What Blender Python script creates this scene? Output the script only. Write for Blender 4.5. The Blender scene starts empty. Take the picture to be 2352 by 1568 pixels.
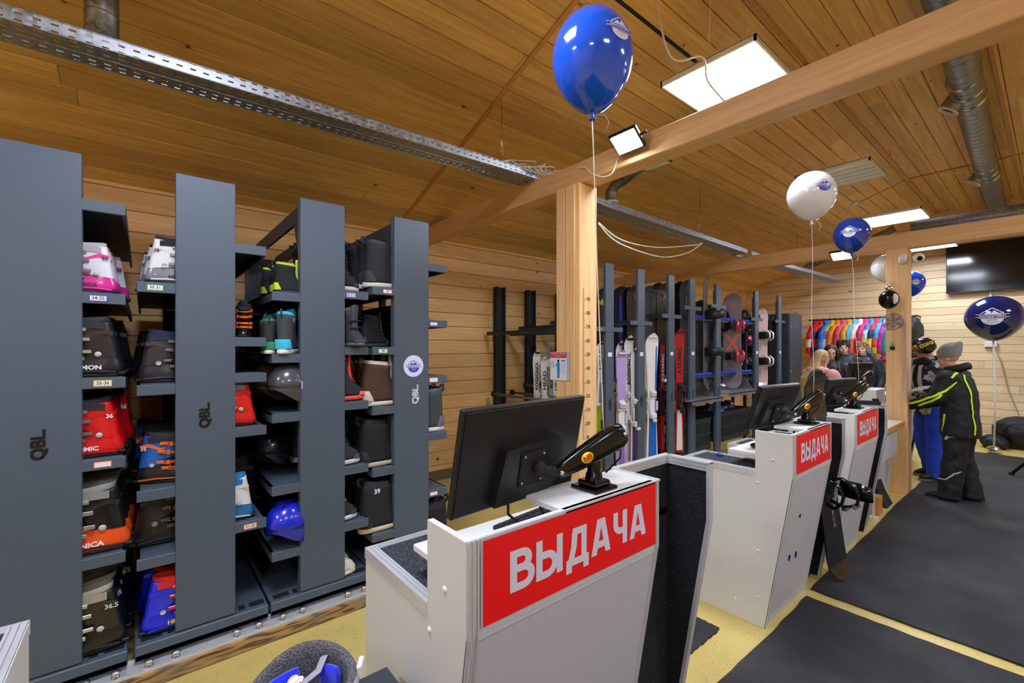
import bpy, math, random
from mathutils import Vector, Matrix, Euler
PI = math.pi
sc = bpy.context.scene
COL = sc.collection

# ------------------------------------------------------------------ camera, world, exposure
cam_d = bpy.data.cameras.new('camera'); cam = bpy.data.objects.new('camera', cam_d); COL.objects.link(cam)
cam.location = (0, 0, 1.55); YAW = math.atan2(1250, 1030)
cam.rotation_euler = (PI/2, 0, YAW)
cam_d.sensor_width = 36; cam_d.lens = 36*1030/2352; cam_d.shift_y = 16/2352
cam_d.clip_start = .02; cam_d.clip_end = 100
sc.camera = cam
w = bpy.data.worlds.new('world'); sc.world = w; w.use_nodes = True
w.node_tree.nodes['Background'].inputs[0].default_value = (.9, .95, 1, 1)
w.node_tree.nodes['Background'].inputs[1].default_value = .6
sc.view_settings.view_transform = 'Standard'; sc.view_settings.look = 'None'
sc.view_settings.gamma = 1; sc.view_settings.use_curve_mapping = False
sc.view_settings.exposure = 0.3
sc.cycles.max_bounces = 8; sc.cycles.diffuse_bounces = 5; sc.cycles.glossy_bounces = 3
sc.cycles.transparent_max_bounces = 12; sc.cycles.use_denoising = True
sc.cycles.sample_clamp_indirect = 6
PANEL_E = 45.0      # strength of the LED ceiling panels
FLOOD_E = 90.0

# ------------------------------------------------------------------ helpers
def lin(c):
    if isinstance(c, str):
        c = c.lstrip('#'); c = [int(c[i:i+2], 16)/255 for i in (0, 2, 4)]
    return tuple(((x/12.92) if x <= .04045 else ((x+.055)/1.055)**2.4) for x in c[:3])
_mats = {}
def M(name, col='#808080', rough=.5, metal=0., bump=0., scale=60., coat=0., var=.06, spec=.5, emit=0., sheen=0.):
    if name in _mats: return _mats[name]
    m = bpy.data.materials.new(name); m.use_nodes = True; nt = m.node_tree; n = nt.nodes
    b = n['Principled BSDF']; c = lin(col)
    tc = n.new('ShaderNodeTexCoord'); nz = n.new('ShaderNodeTexNoise'); nz.inputs['Scale'].default_value = scale
    nz.inputs['Detail'].default_value = 3
    nt.links.new(tc.outputs['Object'], nz.inputs['Vector'])
    mx = n.new('ShaderNodeMix'); mx.data_type = 'RGBA'
    mx.inputs[6].default_value = tuple(x*(1-var) for x in c)+(1,)
    mx.inputs[7].default_value = tuple(min(1, x*(1+var)) for x in c)+(1,)
    nt.links.new(nz.outputs[0], mx.inputs[0]); nt.links.new(mx.outputs[2], b.inputs['Base Color'])
    b.inputs['Roughness'].default_value = rough; b.inputs['Metallic'].default_value = metal
    b.inputs['Specular IOR Level'].default_value = spec
    if coat: b.inputs['Coat Weight'].default_value = coat; b.inputs['Coat Roughness'].default_value = .06
    if sheen: b.inputs['Sheen Weight'].default_value = sheen
    if bump:
        bp = n.new('ShaderNodeBump'); bp.inputs['Strength'].default_value = bump; bp.inputs['Distance'].default_value = .004
        nt.links.new(nz.outputs[0], bp.inputs['Height']); nt.links.new(bp.outputs[0], b.inputs['Normal'])
    if emit:
        b.inputs['Emission Color'].default_value = c+(1,); b.inputs['Emission Strength'].default_value = emit
    _mats[name] = m
    return m
class NT:
    def __init__(s, name):
        s.m = bpy.data.materials.new(name); s.m.use_nodes = True; s.t = s.m.node_tree; s.n = s.t.nodes; s.b = s.n['Principled BSDF']
    def add(s, typ, **k):
        x = s.n.new('ShaderNode'+typ)
        for a, v in k.items(): setattr(x, a, v)
        return x
    def put(s, sock, v):
        if hasattr(v, 'bl_idname') and hasattr(v, 'outputs'): s.t.links.new(v.outputs[0], sock)
        elif isinstance(v, bpy.types.NodeSocket): s.t.links.new(v, sock)
        elif isinstance(v, tuple) and len(v) == 3 and sock.type == 'RGBA': sock.default_value = v+(1,)
        else: sock.default_value = v
    def math(s, op, a, b=0., c=None):
        x = s.add('Math', operation=op); s.put(x.inputs[0], a); s.put(x.inputs[1], b)
        if c is not None: s.put(x.inputs[2], c)
        return x.outputs[0]
    def mix(s, f, a, b):
        x = s.add('Mix', data_type='RGBA'); s.put(x.inputs[0], f); s.put(x.inputs[6], a); s.put(x.inputs[7], b); return x.outputs[2]
    def ramp(s, f, lo, hi):
        x = s.add('MapRange'); s.put(x.inputs[0], f); x.inputs[1].default_value = lo; x.inputs[2].default_value = hi; return x.outputs[0]
    def xyz(s, x, y, z=0.):
        c = s.add('CombineXYZ'); s.put(c.inputs[0], x); s.put(c.inputs[1], y); s.put(c.inputs[2], z); return c.outputs[0]
    def noise(s, v, scale, detail=2., rough=.5):
        x = s.add('TexNoise'); s.put(x.inputs['Vector'], v); x.inputs['Scale'].default_value = scale
        x.inputs['Detail'].default_value = detail; x.inputs['Roughness'].default_value = rough; return x.outputs[0]
    def white(s, v):
        x = s.add('TexWhiteNoise', noise_dimensions='3D'); s.put(x.inputs[0], v); return x.outputs[0]
    def vor(s, v, scale, feature='F1', rand=1.):
        x = s.add('TexVoronoi', feature=feature); s.put(x.inputs['Vector'], v); x.inputs['Scale'].default_value = scale
        x.inputs['Randomness'].default_value = rand; return x
    def coords(s):
        tc = s.add('TexCoord'); sp = s.add('SeparateXYZ'); s.t.links.new(tc.outputs['Object'], sp.inputs[0])
        return tc.outputs['Object'], sp.outputs[0], sp.outputs[1], sp.outputs[2]
    def bump(s, h, strength=.3, dist=.003):
        x = s.add('Bump'); x.inputs['Strength'].default_value = strength; x.inputs['Distance'].default_value = dist
        s.put(x.inputs['Height'], h); s.t.links.new(x.outputs[0], s.b.inputs['Normal'])
    def out(s, col=None, rough=None, metal=None):
        if col is not None: s.put(s.b.inputs['Base Color'], col)
        if rough is not None: s.put(s.b.inputs['Roughness'], rough)
        if metal is not None: s.b.inputs['Metallic'].default_value = metal
        return s.m
def wood(name, light, dark, knotc, along, across, width, v0=0., seg=3.4, knots=1.5, tint=.5, rough=.55, grain=.35):
    """planks: along/across are 'x','y','z' axes of the object; width of one board"""
    s = NT(name); co, x, y, z = s.coords(); ax = dict(x=x, y=y, z=z)
    u, v = ax[along], ax[across]
    bid = s.math('FLOOR', s.math('DIVIDE', s.math('SUBTRACT', v, v0), width))
    r1 = s.white(s.xyz(bid, 3.1))
    us = s.math('ADD', u, s.math('MULTIPLY', r1, seg*5))
    sid = s.math('FLOOR', s.math('DIVIDE', us, seg))
    r2 = s.white(s.xyz(bid, sid, 7.7))
    off = s.math('MULTIPLY', r2, 40.)
    third = [ax[k] for k in 'xyz' if k not in (along, across)][0]
    g1 = s.noise(s.xyz(s.math('MULTIPLY', u, 1.3), s.math('ADD', s.math('MULTIPLY', v, 26.), off), s.math('MULTIPLY', third, 20.)), 1.6, 5, .6)
    g2 = s.noise(s.xyz(s.math('MULTIPLY', u, .7), s.math('ADD', s.math('MULTIPLY', v, 7.), off), off), 1.2, 3)
    c = s.mix(s.ramp(g1, .3, .75), lin(light), lin(dark))
    c = s.mix(s.math('MULTIPLY', s.ramp(g2, .35, .75), grain), c, lin(dark))
    t = s.math('MULTIPLY', s.math('SUBTRACT', r2, .35), tint)
    hsv = s.add('HueSaturation'); s.put(hsv.inputs['Color'], c); s.put(hsv.inputs['Value'], s.math('SUBTRACT', 1.08, t)); c = hsv.outputs[0]
    vo = s.vor(s.xyz(s.math('MULTIPLY', u, .75), s.math('ADD', v, off), off), knots*2.2)
    d = s.math('ADD', vo.outputs['Distance'], s.math('MULTIPLY', s.math('SUBTRACT', g1, .5), .03))
    rk = s.math('MULTIPLY', s.white(vo.outputs['Position']), .065)
    k = s.math('SUBTRACT', 1., s.ramp(s.math('SUBTRACT', d, rk), .0, .022))
    halo = s.math('MULTIPLY', s.math('SUBTRACT', 1., s.ramp(s.math('SUBTRACT', d, rk), .0, .12)), .35)
    c = s.mix(halo, c, lin(dark)); c = s.mix(s.math('MULTIPLY', k, .85), c, lin(knotc))
    # butt joint between boards, end to end
    fr = s.math('FRACT', s.math('DIVIDE', us, seg)); j = s.math('LESS_THAN', fr, .0004)
    c = s.mix(s.math('MULTIPLY', j, .8), c, (.02, .01, .004))
    s.bump(g1, .15, .002)
    return s.out(c, rough)

class MB:
    """collects shapes into one mesh"""
    def __init__(s): s.v = []; s.f = []; s.mi = []; s.cur = 0; s.sm = []
    def add(s, vs, fs, smooth=False, T=None):
        o = len(s.v)
        s.v += [tuple(T @ Vector(p)) for p in vs] if T is not None else [tuple(p) for p in vs]
        for f in fs: s.f.append([i+o for i in f]); s.mi.append(s.cur); s.sm.append(smooth)
        return s
    def box(s, lo, hi, T=None, ch=0.):
        x0, y0, z0 = lo; x1, y1, z1 = hi
        if ch > 0:
            c = ch; vs = []; 
            # chamfered box from 24 verts
            for sx, X in ((1, x0), (-1, x1)):
                for sy, Y in ((1, y0), (-1, y1)):
                    for sz, Z in ((1, z0), (-1, z1)):
                        vs += [(X, Y+sy*c, Z+sz*c), (X+sx*c, Y, Z+sz*c), (X+sx*c, Y+sy*c, Z)]
            def I(i, j, k, a): return (i*4+j*2+k)*3+a
            fs = []
            for i in (0, 1):
                f = [I(i, 0, 0, 0), I(i, 0, 1, 0), I(i, 1, 1, 0), I(i, 1, 0, 0)]; fs.append(f if i == 0 else f[::-1])
                f = [I(0, i, 0, 1), I(1, i, 0, 1), I(1, i, 1, 1), I(0, i, 1, 1)]; fs.append(f if i == 0 else f[::-1])
                f = [I(0, 0, i, 2), I(0, 1, i, 2), I(1, 1, i, 2), I(1, 0, i, 2)]; fs.append(f if i == 0 else f[::-1])
            for i in (0, 1):
                for j in (0, 1):
                    e = (i+j) % 2
                    f = [I(i, j, 0, 0), I(i, j, 0, 1), I(i, j, 1, 1), I(i, j, 1, 0)]; fs.append(f if e == 0 else f[::-1])
                    f = [I(i, 0, j, 0), I(i, 1, j, 0), I(i, 1, j, 2), I(i, 0, j, 2)]; fs.append(f if e == 0 else f[::-1])
                    f = [I(0, i, j, 1), I(0, i, j, 2), I(1, i, j, 2), I(1, i, j, 1)]; fs.append(f if e == 0 else f[::-1])
                    for k in (0, 1):
                        f = [I(i, j, k, 0), I(i, j, k, 1), I(i, j, k, 2)]; fs.append(f if (i+j+k) % 2 == 1 else f[::-1])
            return s.add(vs, fs, False, T)
        vs = [(x0, y0, z0), (x1, y0, z0), (x1, y1, z0), (x0, y1, z0), (x0, y0, z1), (x1, y0, z1), (x1, y1, z1), (x0, y1, z1)]
        return s.add(vs, [(0, 3, 2, 1), (4, 5, 6, 7), (0, 1, 5, 4), (1, 2, 6, 5), (2, 3, 7, 6), (3, 0, 4, 7)], False, T)
    def obox(s, c, h, R=None, ch=0.):
        T = Matrix.Translation(c) @ (R.to_4x4() if R is not None else Matrix.Identity(4))
        return s.box((-h[0], -h[1], -h[2]), h, T, ch)
    def prism(s, poly, a, b, plane='xz', T=None):
        """poly: 2D points, extruded between a and b along the third axis"""
        def mk(p, q, t): return {'xz': (p, t, q), 'xy': (p, q, t), 'yz': (t, p, q)}[plane]
        n = len(poly); vs = [mk(p, q, a) for p, q in poly]+[mk(p, q, b) for p, q in poly]
        ar = sum(poly[i][0]*poly[(i+1) % n][1]-poly[(i+1) % n][0]*poly[i][1] for i in range(n))
        fl = (ar > 0) ^ (plane == 'xz') ^ (b < a)
        f0 = list(range(n)); f1 = list(range(n, 2*n)); sd = [(i, (i+1) % n, n+(i+1) % n, n+i) for i in range(n)]
        fs = [f0[::-1], f1]+sd if fl else [f0, f1[::-1]]+[q[::-1] for q in sd]
        return s.add(vs, fs, False, T)
    def rings(s, rs, cap0=True, cap1=True, smooth=True, T=None, closed=True):
        n = len(rs[0]); vs = [p for r in rs for p in r]; fs = []
        for i in range(len(rs)-1):
            for j in range(n if closed else n-1):
                k = (j+1) % n; fs.append((i*n+j, i*n+k, (i+1)*n+k, (i+1)*n+j))
        if cap0: fs.append(tuple(range(n))[::-1])
        if cap1: fs.append(tuple((len(rs)-1)*n+j for j in range(n)))
        return s.add(vs, fs, smooth, T)
    def tube(s, pts, r, n=8, T=None, closed=False, caps=True, flat=None):
        P = [Vector(p) for p in pts]; rs = []; up = None; m = len(P)
        for i, p in enumerate(P):
            if closed: d = (P[(i+1) % m]-P[i-1])
            else: d = (P[min(i+1, m-1)]-P[max(i-1, 0)])
            d.normalize()
            if up is None: up = Vector((0, 0, 1)) if abs(d.z) < .9 else Vector((1, 0, 0))
            a = d.cross(up)
            if a.length < 1e-5: a = d.cross(Vector((0, 1, .3)))
            a.normalize(); b = a.cross(d); b.normalize(); up = b
            rr = r[i] if isinstance(r, (list, tuple)) else r
            fy = rr*(flat if flat else 1)
            rs.append([p+a*math.cos(2*PI*k/n)*rr+b*math.sin(2*PI*k/n)*fy for k in range(n)])
        if closed: rs.append(rs[0]); caps = False
        return s.rings([[tuple(q) for q in r_] for r_ in rs], caps, caps, True, T)
    def cyl(s, a, b, r, n=16, r2=None, T=None): return s.tube([a, b], [r, r if r2 is None else r2], n, T)
    def lathe(s, prof, n=24, T=None, cap0=False, cap1=False):
        return s.rings([[(r*math.cos(2*PI*k/n), r*math.sin(2*PI*k/n), z) for k in range(n)] for r, z in prof], cap0, cap1, True, T)
    def ball(s, c, r, n=16, m=10, T=None):
        if not isinstance(r, (list, tuple)): r = (r, r, r)
        rs = []
        for i in range(m+1):
            t = -PI/2+PI*i/m; t = max(-PI/2+.02, min(PI/2-.02, t))
            rs.append([(c[0]+r[0]*math.cos(t)*math.cos(2*PI*k/n), c[1]+r[1]*math.cos(t)*math.sin(2*PI*k/n), c[2]+r[2]*math.sin(t)) for k in range(n)])
        return s.rings(rs, True, True, True, T)
    def mat(s, i): s.cur = i; return s
    def build(s, name, mats, parent=None, loc=None, rot=None, label=None, sub=0):
        me = bpy.data.meshes.new(name); me.from_pydata(s.v, [], s.f)
        if not isinstance(mats, (list, tuple)): mats = [mats]
        for m in mats: me.materials.append(m)
        me.polygons.foreach_set('material_index', s.mi); me.polygons.foreach_set('use_smooth', s.sm); me.update()
        o = bpy.data.objects.new(name, me); COL.objects.link(o)
        if parent is not None: o.parent = parent
        if loc is not None: o.location = loc
        if rot is not None: o.rotation_euler = rot
        if label: o['label'] = label
        if sub:
            md = o.modifiers.new('sub', 'SUBSURF'); md.levels = sub; md.render_levels = sub
        return o
def tag(o, label, cat, group=None, kind=None):
    o['label'] = label; o['category'] = cat
    if group: o['group'] = group
    if kind: o['kind'] = kind
    return o
def thing(name, label, cat, loc=(0, 0, 0), rot=(0, 0, 0), group=None):
    o = bpy.data.objects.new(name, None); COL.objects.link(o); o.location = loc; o.rotation_euler = rot; o.empty_display_size = .05
    return tag(o, label, cat, group)
def struct(o):
    o['kind'] = 'structure'; return o
def dup(root, loc, rot=None, label=None, group=None, scale=None):
    def cp(o, par):
        c = o.copy(); COL.objects.link(c)
        if par is not None: c.parent = par; c.matrix_parent_inverse = o.matrix_parent_inverse
        for ch in kids.get(o.name, ()): cp(ch, c)
        return c
    kids = {}
    for o in root.children_recursive: kids.setdefault(o.parent.name, []).append(o)
    r = cp(root, None); r.location = loc
    if rot is not None: r.rotation_euler = rot
    if scale is not None: r.scale = (scale,)*3 if not isinstance(scale, tuple) else scale
    if label: r['label'] = label
    if group: r['group'] = group
    return r
def text_mesh(txt, size, bold=.0, sx=1., depth=.0, align='CENTER', shear=0., space=1.):
    """letters as a flat mesh in the xy plane, centred; returns (verts, faces)"""
    cu = bpy.data.curves.new('txt', 'FONT'); cu.body = txt; cu.size = size; cu.align_x = align; cu.align_y = 'CENTER'
    cu.offset = bold; cu.resolution_u = 3; cu.shear = shear; cu.space_character = space; cu.extrude = depth
    ob = bpy.data.objects.new('txt', cu); COL.objects.link(ob)
    dg = bpy.context.evaluated_depsgraph_get(); me = bpy.data.meshes.new_from_object(ob.evaluated_get(dg))
    vs = [(v.co.x*sx, v.co.y, v.co.z) for v in me.vertices]; fs = [tuple(p.vertices) for p in me.polygons]
    bpy.data.objects.remove(ob); bpy.data.curves.remove(cu); bpy.data.meshes.remove(me)
    return vs, fs
def add_text(mb, txt, size, T, bold=.0, sx=1., shear=0., fit=None, depth=.0, space=1.):
    """fit=(w,h): stretch the lettering to exactly that extent"""
    vs, fs = text_mesh(txt, size, bold, sx, depth, shear=shear, space=space)
    if fit and vs:
        x0 = min(v[0] for v in vs); x1 = max(v[0] for v in vs); y0 = min(v[1] for v in vs); y1 = max(v[1] for v in vs)
        vs = [((v[0]-(x0+x1)/2)*fit[0]/(x1-x0), (v[1]-(y0+y1)/2)*fit[1]/(y1-y0), v[2]) for v in vs]
    mb.add(vs, fs, False, T)
def frame(o, xd, yd):
    """4x4 whose local x,y run along xd,yd at o"""
    xd = Vector(xd).normalized(); yd = Vector(yd).normalized(); zd = xd.cross(yd).normalized(); yd = zd.cross(xd)
    m = Matrix((xd, yd, zd)).transposed().to_4x4(); m.translation = Vector(o); return m
F_, CX_, YH_, H_ = 1030., 1176., 800., 1.55
AXX, AXY = -math.sin(YAW), math.cos(YAW); RTX, RTY = math.cos(YAW), math.sin(YAW)
def ray(px): t = (px-CX_)/F_; return AXX+t*RTX, AXY+t*RTY
def atx(px, py, x): a, b = ray(px); d = x/a; return (x, b*d, H_-(py-YH_)*d/F_)
def aty(px, py, y): a, b = ray(px); d = y/b; return (a*d, y, H_-(py-YH_)*d/F_)
def atz(px, py, z): a, b = ray(px); d = F_*(H_-z)/(py-YH_); return (a*d, b*d, z)
# ------------------------------------------------------------------ materials
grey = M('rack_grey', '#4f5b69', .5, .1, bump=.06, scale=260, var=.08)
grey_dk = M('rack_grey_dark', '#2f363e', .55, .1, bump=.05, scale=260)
alu = M('aluminium', '#e4e6ea', .38, .5, scale=90, var=.08)
steel = M('steel', '#d0d2d4', .22, 1., scale=40)
white = M('white_laminate', '#dcdcd8', .45, scale=30, var=.02)
whiteg = M('grey_white_laminate', '#bfc1c8', .5, scale=30, var=.02)
whitep = M('white_plastic', '#e4e4e4', .35, var=.02)
black = M('black_plastic', '#17181b', .42, bump=.05, scale=400)
blackg = M('black_gloss', '#090a0c', .22, coat=.25, spec=.35)
blackm = M('black_matt', '#141416', .75, scale=200, bump=.1)
red = M('sign_red', '#f20c18', .4, var=.02)
letter = M('sign_letter', '#d8daea', .45, var=.02)
rope = M('white_cable', '#e8e4dc', .5, var=.02)
tapeg = M('grey_tape', '#6b6f74', .5)
def mk_carpet(name, a, b, scale):
    s = NT(name); co, x, y, z = s.coords(); n1 = s.noise(co, scale, 2, .7); v = s.vor(co, scale*1.3)
    r = s.white(v.outputs['Position']); f = s.math('MULTIPLY', s.ramp(n1, .42, .62), s.ramp(r, .25, .9))
    c = s.mix(f, lin(a), lin(b)); sp = s.math('GREATER_THAN', r, .965); c = s.mix(s.math('MULTIPLY', sp, .28), c, lin('#9aa2b8'))
    s.bump(n1, .6, .004); return s.out(c, .95)
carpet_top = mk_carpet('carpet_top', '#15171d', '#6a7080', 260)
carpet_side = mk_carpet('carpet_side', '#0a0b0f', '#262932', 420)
def mk_floor():
    s = NT('yellow_floor'); co, x, y, z = s.coords()
    v = s.vor(co, 62.); rnd = s.white(v.outputs['Position'])
    dot = s.math('MULTIPLY', s.math('LESS_THAN', v.outputs['Distance'], s.math('MULTIPLY', rnd, .22)), s.math('GREATER_THAN', rnd, .62))
    big = s.noise(co, .9, 3); patch = s.ramp(s.noise(co, 2.2, 2), .4, .6)
    c = s.mix(s.ramp(big, .3, .7), lin('#d9c476'), lin('#c9b264'))
    dirt = s.ramp(s.noise(co, 5., 5, .7), .52, .8); c = s.mix(s.math('MULTIPLY', dirt, .28), c, lin('#8a7a50'))
    c = s.mix(s.math('MULTIPLY', dot, s.math('ADD', .35, s.math('MULTIPLY', patch, .6))), c, lin('#2a2620'))
    v2 = s.vor(co, 23.); w2 = s.math('LESS_THAN', v2.outputs['Distance'], .05); c = s.mix(s.math('MULTIPLY', w2, .6), c, lin('#efe9d4'))
    s.bump(s.noise(co, 300., 2), .05, .001); return s.out(c, .38)
m_floor = mk_floor()
def mk_mat():
    s = NT('rubber_mat'); co, x, y, z = s.coords()
    wx = s.math('SINE', s.math('MULTIPLY', x, 2*PI/.011)); wy = s.math('SINE', s.math('MULTIPLY', y, 2*PI/.011))
    rib = s.ramp(s.math('MULTIPLY', s.ramp(wx, -1, 1), s.ramp(wy, -1, 1)), .1, .6)
    dust = s.ramp(s.noise(co, 1.6, 4, .62), .42, .72); d2 = s.ramp(s.noise(s.xyz(s.math('MULTIPLY', x, 1.), s.math('MULTIPLY', y, 2.6)), 2.2, 3), .45, .7)
    c = s.mix(s.math('MULTIPLY', dust, .75), lin('#1e1f23'), lin('#48484a')); c = s.mix(s.math('MULTIPLY', d2, .35), c, lin('#17181a'))
    c = s.mix(s.math('MULTIPLY', rib, .45), c, lin('#0c0d0f'))
    fl = s.vor(co, 4.); ff = s.math('MULTIPLY', s.math('LESS_THAN', fl.outputs['Distance'], .018), s.math('GREATER_THAN', s.white(fl.outputs['Position']), .6))
    c = s.mix(ff, c, lin('#b8b4ae')); s.bump(rib, .5, .003); return s.out(c, .72)
m_mat = mk_mat()
w_ceil = wood('ceiling_pine', '#eec474', '#c8984c', '#3e2610', 'y', 'x', .1425, -4.65, 9., 1.9, .34, .5, grain=.25)
w_back = wood('back_wall_pine', '#eec68a', '#d8a662', '#553619', 'y', 'z', .165, 0, 9., 1.7, .26, .5)
w_far = wood('far_wall_pine', '#eed9b0', '#d4b685', '#5a3d22', 'x', 'z', .134, 0, 9., 1.9, .22, .5)
w_side = wood('side_wall_pine', '#e2c592', '#cba468', '#4a2f18', 'y', 'z', .15, 0, 3.4, 1.6, .3, .5)
w_beam = wood('beam_pine', '#e2ba84', '#cf9c62', '#3f2412', 'x', 'z', 5., -2, 30, 1.3, .05, .5, .25)
w_post = wood('post_pine', '#e8c490', '#d8a668', '#5a3216', 'z', 'x', 5., -2, 30, 1.7, .05, .5, .3)
w_trim = wood('trim_pine', '#cf9650', '#b07a38', '#5a3216', 'x', 'y', 5., -2, 30, 1.2, .05, .5, .3)
def mk_rail_wood():
    s = NT('worn_spruce'); co, x, y, z = s.coords()
    v = s.noise(s.xyz(s.math('MULTIPLY', x, 6.), s.math('MULTIPLY', y, 1.4), s.math('MULTIPLY', z, 9.)), 1.3, 2)
    g = s.math('SINE', s.math('MULTIPLY', v, 60.)); c = s.mix(s.ramp(g, -.4, .9), lin('#b08a55'), lin('#5c4630'))
    c = s.mix(s.ramp(s.noise(co, 3., 4), .45, .7), c, lin('#8a7f70')); return s.out(c, .7)
w_rail = mk_rail_wood()
def mk_galv(name, perf=None):
    s = NT(name); co, x, y, z = s.coords(); v = s.vor(co, 60.); r = s.white(v.outputs['Position'])
    c = s.mix(s.ramp(r, 0, 1), lin('#83888e'), lin('#a8acb2')); s.out(c, s.math('ADD', .34, s.math('MULTIPLY', r, .2)), .7)
    if perf:
        ax = {'x': x, 'y': y, 'z': z}; u, vv, p, q, fu, fv = ax[perf[0]], ax[perf[1]], perf[2], perf[3], perf[4], perf[5]
        a = s.math('LESS_THAN', s.math('FRACT', s.math('DIVIDE', s.math('ADD', u, 20.), p)), fu)
        b = s.math('LESS_THAN', s.math('ABSOLUTE', s.math('SUBTRACT', s.math('FRACT', s.math('DIVIDE', s.math('ADD', vv, 20.), q)), .5)), fv)
        hole = s.math('MULTIPLY', a, b); s.put(s.b.inputs['Alpha'], s.math('SUBTRACT', 1., hole))
    return s.m
galv = mk_galv('galvanised'); galv_h = mk_galv('galvanised_slotted', ('y', 'x', .052, .04, .45, .13)); galv_v = mk_galv('galvanised_side', ('y', 'z', .052, .028, .45, .14))
duct_m = mk_galv('duct_steel'); duct_m.node_tree.nodes['Principled BSDF'].inputs['Metallic'].default_value = 1.

# ------------------------------------------------------------------ the room
X0, X1, Y0, Y1 = -4.65, 4.2, -3.6, 11.0
ZW, ZC, XF = 2.84, 3.98, -1.35
SL = (ZC-ZW)/(XF-X0)
rnd = random.Random(5)
b = MB(); b.box((X0-.2, Y0-.2, -.2), (X1+.2, Y1+.2, 0)); struct(b.build('floor', m_floor))
def plank_wall(name, mat, axis, pos, thick, a0, a1, z0, z1, pitch, topf=None, g=.006):
    b = MB(); z = z0; sgn = 1 if thick > 0 else -1
    while z < z1-1e-4:
        t = min(z+pitch, z1)
        prof = [(0, z+.0018), (-abs(thick)*.3, z+.0018), (-abs(thick)*.3, z), (-abs(thick), z), (-abs(thick), t), (-abs(thick)*.3, t), (-abs(thick)*.3, t-.0018), (0, t-.0018), (g, t-g), (g, z+g)]
        if axis == 'x':   # wall plane x=pos, boards run along y; inner side towards +x*sgn
            poly = [(pos+sgn*(p[0]-g), p[1]) for p in prof]; b.prism(poly, a0, a1, 'xz')
        else:
            poly = [(pos+sgn*(p[0]-g), p[1]) for p in prof]
            lo, hi = a0, a1
            if topf: lo, hi = topf(z, a0, a1)
            b.prism(poly, lo, hi, 'yz')
        z = t
    return struct(b.build(name, mat))
plank_wall('wall_back', w_back, 'x', X0, .12, Y0, Y1, 0, 2.97, .165)
# far gable wall: boards get shorter under the roof slope
def gable(z, a0, a1):
    if z < ZW: return a0, a1
    return X0+(z-ZW)/SL-.05, a1
plank_wall('wall_far', w_far, 'y', Y1, -.12, X0-.1, X1, 0, ZC, .134, gable)
plank_wall('wall_near', w_side, 'y', Y0, .12, X0-.1, X1, 0, ZC+.1, .15)
plank_wall('wall_right', w_side, 'x', X1, -.12, Y0, Y1, 0, ZC+.1, .15)
# ceiling boards: sloped part and flat part
b = MB(); slen = math.hypot(XF-X0, ZC-ZW); k = int(slen/.15); dx, dz = (XF-X0)/slen, (ZC-ZW)/slen; nx, nz = dz, -dx
for i in range(-1, k+1):
    s0, s1 = i*.15, min((i+1)*.15, slen)
    def pt(s_, h): return (X0+dx*s_+nx*h, ZW+dz*s_+nz*h)
    g = .006; b.prism([pt(s0, -.06), pt(s1, -.06), pt(s1, -.02), pt(s1-.0018, -.02), pt(s1-.0018, 0), pt(s1-g, g), pt(s0+g, g), pt(s0+.0018, 0), pt(s0+.0018, -.02), pt(s0, -.02)], Y0, Y1, 'xz')
x = XF
while x < X1:
    g = .006; t = x+.15
    b.prism([(x, ZC+.06), (t, ZC+.06), (t, ZC+.02), (t-.0018, ZC+.02), (t-.0018, ZC), (t-g, ZC-g), (x+g, ZC-g), (x+.0018, ZC), (x+.0018, ZC+.02), (x, ZC+.02)], Y0, Y1, 'xz'); x = t
struct(b.build('ceiling', w_ceil))
# cover strips on the ceiling
def slope_pt(x_): return ZW+SL*(x_-X0)
n = 1
for yy in (2.13, -1.2, 5.3):
    b = MB(); h = .016
    if yy < 5: b.prism([(X0, ZW-h), (XF, ZC-h), (XF, ZC+.01), (X0, ZW+.01)], yy-.018, yy+.018, 'xz')
    else: continue
    struct(b.build('trim_%d' % n, w_trim)); n += 1
for a, c in ((XF-.018, XF+.018), (-.35, -.325), (.6, .62)):
    b = MB(); b.box((a, Y0, ZC-.02), (c, Y1, ZC+.01)); struct(b.build('trim_%d' % n, w_trim)); n += 1
b = MB(); b.box((XF, 8.42, ZC-.018), (X1, 8.45, ZC+.01)); b.prism([(-2.0, slope_pt(-2.0)-.016), (XF, ZC-.016), (XF, ZC+.01), (-2.0, slope_pt(-2.0)+.01)], 8.42, 8.45, 'xz'); struct(b.build('trim_%d' % n, w_trim)); n += 1
b = MB(); b.prism([(-1.82, slope_pt(-1.82)-.012), (-1.80, slope_pt(-1.80)-.012), (-1.80, slope_pt(-1.8)+.01), (-1.82, slope_pt(-1.82)+.01)], -3, 3.6, 'xz'); struct(b.build('trim_%d' % n, blackm))
b = MB(); b.box((X0, Y0, 0), (X0+.03, Y1, .11)); struct(b.build('baseboard_back', M('dark_base', '#6a5a44', .6)))
b = MB(); b.box((X0, Y1-.03, 0), (X1, Y1, .08)); struct(b.build('baseboard_far', M('light_base', '#cfae78', .6)))
# beams and posts
b = MB(); b.box((X0, 2.43, 2.74), (X1, 2.58, 2.895), ch=.006)
tag(b.build('timber_beam', w_beam), 'long pine beam crossing the room above the nearest post', 'beam')
b = MB(); b.box((X0, 6.27, 2.62), (X1, 6.42, 2.79), ch=.006)
tag(b.build('timber_beam', w_beam), 'farther pine beam crossing above the second post, beside the television', 'beam')

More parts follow.
